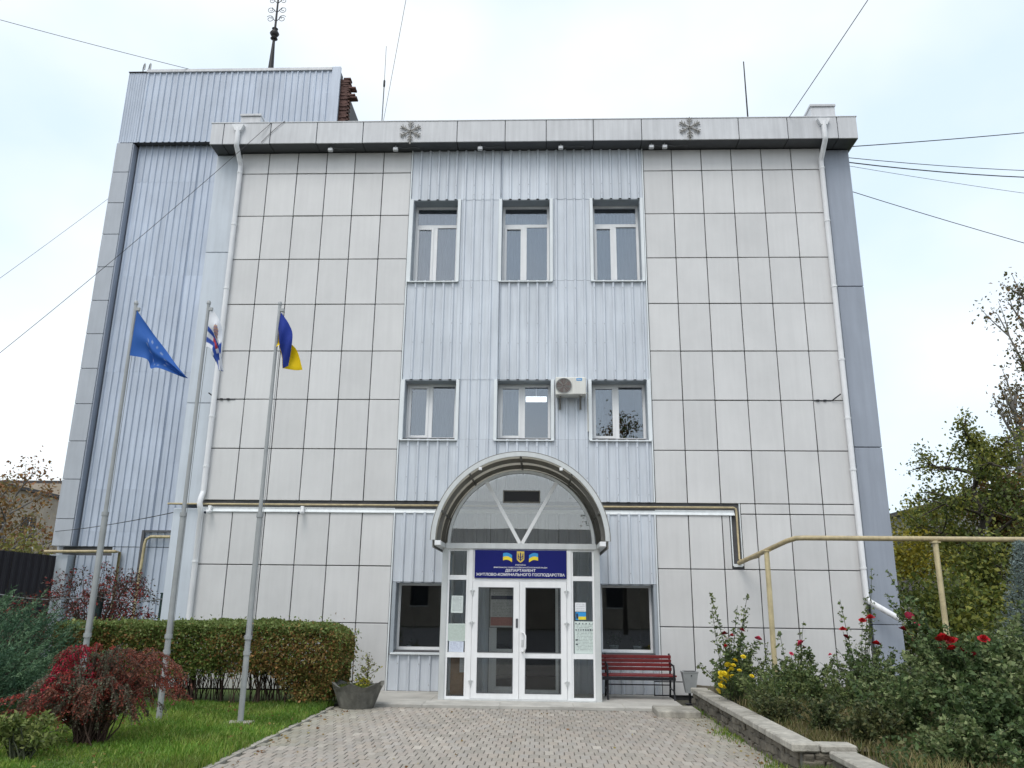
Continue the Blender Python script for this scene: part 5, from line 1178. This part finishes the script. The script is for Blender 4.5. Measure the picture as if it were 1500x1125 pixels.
# ------------------------------------------------------------------ trees
def tree(name, label, base, height, crown, leaves, size, palA, palB, bias, seed, bark='bark', trunk_h=.3, rt=.12, lean=(0, 0), nl=11, sub=7, up=.55, group=None, wiggle=.12, squash=1., aspect=.65, cl=.28):
    t = thing(name, label, 'tree', base, group); rs = np.random.RandomState(seed); b = np.array(base, float); q = MB(); P = []
    top = b+np.array([lean[0], lean[1], height*.92]); tp = [b*(1-u)+top*u+rs.normal(size=3)*[wiggle, wiggle, 0]*u for u in np.linspace(0, 1, 9)]
    q.tube([tuple(p) for p in tp], [rt*(1-.88*u) for u in np.linspace(0, 1, 9)], 7)
    br = MB(); tips = []
    for k in range(nl):
        u = trunk_h+(1-trunk_h)*(k+rs.uniform(0, .8))/nl; i = min(int(u*8), 7); s0 = tp[i]*(1-(u*8-i))+tp[i+1]*(u*8-i)
        a = k*2.4+rs.uniform(-.5, .5); L_ = crown*(1-.55*((u-trunk_h)/(1-trunk_h))**1.5)*rs.uniform(.75, 1.15); d = np.array([math.cos(a), math.sin(a)*squash, up*rs.uniform(.4, 1.5)])
        e = s0+d*L_; m1 = (s0+e)/2+rs.normal(size=3)*wiggle*1.5; pts = [s0*(1-v)**2+2*m1*v*(1-v)+e*v*v for v in np.linspace(0, 1, 7)]
        br.tube([tuple(p) for p in pts], [rt*.42*(1-.8*v) for v in np.linspace(0, 1, 7)], 5); tips.append(e)
        for j in range(sub):
            v = rs.uniform(.3, 1); i2 = min(int(v*6), 5); s1 = pts[i2]; d2 = d*.5+rs.normal(size=3)*[.7, .7, .5]+[0, 0, up*.3]; e2 = s1+d2*L_*.38
            m2 = (s1+e2)/2+rs.normal(size=3)*wiggle*.6; p2 = [s1*(1-w)**2+2*m2*w*(1-w)+e2*w*w for w in np.linspace(0, 1, 5)]
            br.tube([tuple(p) for p in p2], [rt*.15*(1-.75*w) for w in np.linspace(0, 1, 5)], 4)
            nlv = int(leaves/(nl*sub)*rs.uniform(.4, 1.6)); w = rs.uniform(.25, 1.05, nlv)[:, None]; P.append((s1*(1-w)**2+2*m2*w*(1-w)+e2*w*w)+rs.normal(size=(nlv, 3))*cl*(.5+.5*rs.uniform(size=(nlv, 1))))
    P = np.concatenate(P); P = P[P[:, 2] > b[2]+.3]
    part('trunk', q, M[bark], t); part('limbs', br, M[bark], t, 'stuff')
    leafcloud('crown', P, size, colmix(P, palA, palB, seed, 1.1, bias), 'leaf', t, 'stuff', seed=seed, aspect=aspect); return t
G1 = [(.08, .11, .026), (.11, .145, .03)]; G2 = [(.23, .235, .04), (.17, .19, .04)]; OR = [(.22, .13, .04), (.17, .10, .035)]; YE = [(.42, .36, .04), (.30, .28, .04)]
tree('apricot_tree', 'gnarled open tree with thinning green leaves right of the building', (12.35, 6.6, .2), 7.0, 2.1, 8200, .10, G1, G2, .0, 51, 'bark', .42, .17, (.3, 0), 13, 9, .35, wiggle=.24, cl=.2)
tree('brown_tree', 'rusty brown leaved tree beside the open green tree', (15.0, 8.5, .2), 6.2, 2.3, 9500, .13, OR, [(.11, .10, .04), (.16, .08, .035)], .0, 52, 'bark', .3, .15, (0, 0), 11, 7, .35)
tree('poplar_tree', 'tall upright poplar with grey branches rising above the other trees', (24.0, 20, .1), 15.9, 2.2, 8200, .17, [(.10, .10, .035), (.08, .09, .03)], [(.20, .12, .05), (.13, .11, .05)], .0, 53, 'barkg', .18, .28, (.3, 0), 30, 7, 2.6, 'poplars behind', cl=.34)
tree('poplar_tree', 'shorter bare poplar with few leaves beside the tallest one', (21.6, 19, .1), 11.6, 1.3, 1500, .16, [(.12, .10, .04)], [(.22, .13, .05)], .0, 54, 'barkg', .2, .2, (-.3, 0), 22, 6, 2.8, 'poplars behind', cl=.25)
tree('yellow_shrub_tree', 'bright yellow leaved small tree against the building corner', (10.7, 7.2, .2), 3.9, 1.0, 5200, .10, YE, [(.26, .26, .05), (.38, .32, .04)], .0, 55, 'bark', .15, .07, (0, 0), 9, 6, .5)
for i, (x, y, h, l, a, b_) in enumerate(((9.3, 2.6, 1.9, 'green lilac bush below the open tree', G1, G2), (11.3, 3.6, 3.0, 'dense green bush right of the lilac', G1, G2), (13.4, 4.6, 3.7, 'olive green bush below the brown tree', [(.09, .10, .03)], G2), (14.6, 9.0, 4.4, 'dark green thicket behind the lilac', G1, [(.09, .11, .03)]), (17.2, 10.5, 4.6, 'olive thicket under the poplars', G2, OR), (15.2, 5.5, 4.0, 'tangled brown bush at the garden edge', OR, G2), (12.6, 9.6, 5.0, 'tall yellow green bush hiding the grey building', G2, [(.26, .24, .05)]), (16.6, 7.5, 5.0, 'bright olive bush below the poplars', G2, G1))):
    tree('garden_bush', l, (x, y, .15), h, 1.35+.1*h, 6800, .105, a, b_, 0, 60+i, 'bark', .06, .06, (0, 0), 13, 6, .55, 'garden bushes', cl=.3)
def spruce(base, height, R, seed):
    t = thing('blue_spruce', 'young blue spruce with silvery needles at the bed edge', 'tree', base); rs = np.random.RandomState(seed); b = np.array(base); P = []; D = []; q = MB()
    for k in range(120):
        u = (k/120)**1.0; z = .12+height*.97*u; a = k*2.399; L_ = R*(1-u)**.9*rs.uniform(.8, 1.1)+.05; s0 = b+[0, 0, z]; e = s0+[math.cos(a)*L_, math.sin(a)*L_, .18*L_+.03]; q.tube([tuple(s0), tuple(e)], [.010, .004], 4)
        n = int(60+130*L_); w = rs.uniform(.15, 1.04, n)[:, None]; d = (e-s0)/np.linalg.norm(e-s0); P.append(s0*(1-w)+e*w+rs.normal(size=(n, 3))*.03+np.cross(d, [0, 0, 1])*rs.normal(size=(n, 1))*.09*(1.1-w)); D.append(d*.8+rs.normal(size=(n, 3))*.6+[0, 0, .3])
    P = np.concatenate(P); part('trunk', MB().tube([tuple(b), tuple(b+[0, 0, height])], [.05, .008], 7), M['bark'], t); part('limbs', q, M['bark'], t, 'stuff')
    leafcloud('crown', P, .06, colmix(P, [(.16, .215, .205), (.21, .27, .26)], [(.28, .33, .32), (.11, .15, .14)], seed, 3, -.1), 'needle', t, 'stuff', D=np.concatenate(D), seed=seed, aspect=.16, fold=.05)
spruce((6.98, -4.75, .2), 2.4, .72, 71)
# left background
for i, (x, y, h, l, pa, pb) in enumerate(((-19.5, 12, 6.0, 'russet leaved tree beyond the dark fence', OR, [(.26, .12, .05)]), (-22, 15, 6.2, 'brown thinning tree beside the old building', OR, [(.20, .17, .07)]), (-18.0, 9.5, 3.4, 'yellow green bush against the tower corner', [(.22, .20, .05)], [(.16, .17, .05)]))):
    tree('autumn_tree', l, (x, y, 0), h, 1.9, 2400, .13, pa, pb, 0, 80+i, 'barkg', .2, .1, (0, 0), 14, 6, .7, 'trees beyond the fence', cl=.35)
# ------------------------------------------------------------------ fence, neighbours
fn = thing('metal_fence', 'dark brown profiled metal fence running up to the tower', 'fence', (-14.45, 0, 0))
def fence_panel(y0, y1):
    vs = []; n = 24
    for i in range(n+1): y = y0+(y1-y0)*i/n; x = -14.45+(.03 if i % 4 in (0, 1) else 0); vs += [(x, y, .02), (x, y, 2.96)]
    b = len(vs); vs += [(x-.012, y, z) for x, y, z in vs]; fs = [(2*i, 2*i+2, 2*i+3, 2*i+1) for i in range(n)]+[(b+2*i, b+2*i+1, b+2*i+3, b+2*i+2) for i in range(n)]+[(2*i+1, 2*i+3, b+2*i+3, b+2*i+1) for i in range(n)]
    return MB().add(vs, fs)
for k in range(8): part('panel', fence_panel(6.95-2*(k+1)+.01, 6.95-2*k-.01), M['fence'], fn); part('post', MB().box(-14.53, -14.47, 6.95-2*k-.04, 6.95-2*k+.02, 0, 2.9), M['fence'], fn)
def window_part(parent, x, y, z, w, h, axis, m='dark'):
    q = MB()
    if axis == 'x': q.box(x-.03, x+.05, y-w/2, y+w/2, z, z+h)
    else: q.box(x-w/2, x+w/2, y-.05, y+.03, z, z+h)
    o = part('window', q, M[m], parent); f = MB()
    if axis == 'x': f.box(x-.02, x+.08, y-.03, y+.03, z, z+h); f.box(x-.02, x+.08, y-w/2, y+w/2, z+h*.6, z+h*.6+.06); f.box(x-.02, x+.14, y-w/2-.1, y+w/2+.1, z-.1, z)
    else: f.box(x-.03, x+.03, y-.08, y+.02, z, z+h); f.box(x-w/2, x+w/2, y-.08, y+.02, z+h*.6, z+h*.6+.06); f.box(x-w/2-.1, x+w/2+.1, y-.14, y+.02, z-.1, z)
    part('frame', f, M['whitewall'], o)
ob = thing('old_building', 'old beige plastered building with flat dark roof edge beyond the fence', 'building', (-40, 27, 0))
part('wall', MB().box(-50, -32.4, 16, 36, -.06, 8.25), M['old'], ob); part('wall', MB().box(-50, -32.2, 36.01, 44, -.06, 9.3), M['old'], ob)
part('roof_edge', MB().box(-50.2, -32.15, 15.8, 36, 8.25, 8.45), M['oldd'], ob); part('roof_edge', MB().box(-50.2, -31.95, 36.01, 44.2, 9.3, 9.5), M['oldd'], ob)
for y in (18, 21, 24, 27, 30, 33, 38, 41):
    for z in (1.2, 4.9): window_part(ob, -32.4 if y < 36 else -32.2, y, z, 1.4, 1.8, 'x')
gb = thing('grey_building', 'grey flat roofed building behind the garden trees', 'building', (28, 32, 0))
part('wall', MB().box(22.3, 42, 26.5, 40, -.06, 7.3), M['oldg'], gb); part('roof_edge', MB().box(22.0, 42.2, 26.2, 40.2, 7.3, 7.55), M['oldd'], gb)
for y in (28.5, 31.5, 34.5, 37.5):
    for z in (1.2, 4.3): window_part(gb, 22.3, y, z, 1.4, 1.6, 'x2' if False else 'y' if False else 'x', 'dark')
for x in (25, 29, 33, 37):
    for z in (1.2, 4.3): window_part(gb, x, 26.5, z, 1.6, 1.6, 'y')
sh = thing('white_shed', 'small whitewashed shed behind the bushes at the building corner', 'shed', (10.3, 5.2, 0))
part('wall', MB().box(9.0, 11.2, 4.6, 6.0, .0, 2.1), M['whitewall'], sh); part('roof', MB().add([(8.8, 4.4, 2.1), (11.4, 4.4, 2.1), (11.4, 6.2, 2.4), (8.8, 6.2, 2.4), (8.8, 4.4, 2.18), (11.4, 4.4, 2.18), (11.4, 6.2, 2.48), (8.8, 6.2, 2.48)], [(0,3,2,1),(4,5,6,7),(0,1,5,4),(1,2,6,5),(2,3,7,6),(3,0,4,7)]), M['oldd'], sh)
# across the street: what the glass mirrors
hs = thing('opposite_house', 'old pale house with hipped roof across the street', 'building', (0, -52, 0))
part('wall', MB().box(-24, 12, -60, -50, -.06, 5.2), M['old'], hs)
part('roof', MB().add([(-25, -61, 5.2), (13, -61, 5.2), (13, -49, 5.2), (-25, -49, 5.2), (-20, -55, 8.0), (8, -55, 8.0)], [(0,3,2,1),(3,2,5,4),(1,0,4,5),(0,3,4),(2,1,5)]), M['oldd'], hs)
for k in range(9): window_part(hs, -22+k*4, -49.97, 1.6, 1.4, 2.2, 'y')
for i, (x, y, h) in enumerate(((5.4, -36, 15.2), (13, -33, 11), (-13, -38, 10), (-22, -41, 12.0))):
    tree('street_tree', ['spreading street tree across the road, thinning leaves', 'tall street tree across the road by the kerb', 'broad street tree before the old house', 'small street tree between house and road'][i], (x, y, -.05), h, 3.2, 3600, .2, G1, OR, -.1, 90+i, 'bark', .3, .16, (0, 0), 12, 6, .5, 'street trees opposite', cl=.5)
# ------------------------------------------------------------------ wires
def wire(label, a, b, sag, r=.008, m='wire', n=14):
    a, b = Vector(a), Vector(b); q = MB(); q.tube([tuple(a.lerp(b, i/n)-Vector((0, 0, sag*4*(i/n)*(1-i/n)))) for i in range(n+1)], r, 5); return tag(part('overhead_wire', q, M[m]), label, 'wire', 'overhead wires')
up_ = thing('utility_pole', 'concrete utility pole in the garden carrying the overhead wires', 'pole', (20.1, 4.4, .1))
part('shaft', MB().tube([(20.1, 4.4, -.1), (20.1, 4.4, 16.4)], [.16, .1], 10), M['conc'], up_); part('crossarm', MB().box(19.3, 20.9, 4.33, 4.47, 13.9, 14.02), M['steel'], up_)
wire('highest wire from the cornice end to the right, slightly kinked', (7.20, .3, 12.33), (20.1, 4.4, 16.0), .10, .012)
wire('thin wire of the close pair running right from the building corner', (7.2, .34, 12.08), (20.06, 4.4, 14.0), .22, .009)
wire('thick wire of the close pair running right from the building corner', (7.2, .36, 11.97), (19.9, 4.4, 13.9), .30, .014)
wire('faint wire sloping gently right under the close pair', (7.2, .36, 11.88), (20.0, 4.4, 12.45), .12, .006, 'wireg')
wire('lowest wire sloping steeply right from the building corner', (7.2, .36, 11.22), (20.1, 4.4, 9.82), .15, .009)
wire('thin wire leaving the tower roof to the left', (-12.0, 7.2, 19.84), (-25, .4, 20.0), .15, .010, 'wireg')
wire('thin wire rising from the antenna mast', (-4.57, 3.0, 14.6), (-1.96, -5.6, 14.79), .05, .006, 'wireg')
wire('wire rising steeply from the cornice near the lightning rod', (5.74, -.41, 12.70), (7.32, -5.1, 14.43), .02, .009)
wire('long wire slanting from the cornice across the tower to the fence', (-6.43, -.41, 12.68), (-14.4, -2.2, 2.9), .25, .006)
wire('faint guy wire descending from the tower side', (-14.6, 8.0, 15.95), (-16.8, -5.1, 0), .2, .007, 'wireg')
wire('low cable from the pilaster to the tower wall', (-7.86, .1, 3.53), (-14.6, 6.98, 3.68), .05, .010)
wire('cable drooping over the cornice edge beside the left hopper', (-6.1, -.42, 12.72), (-6.62, -.42, 12.15), -.03, .006)
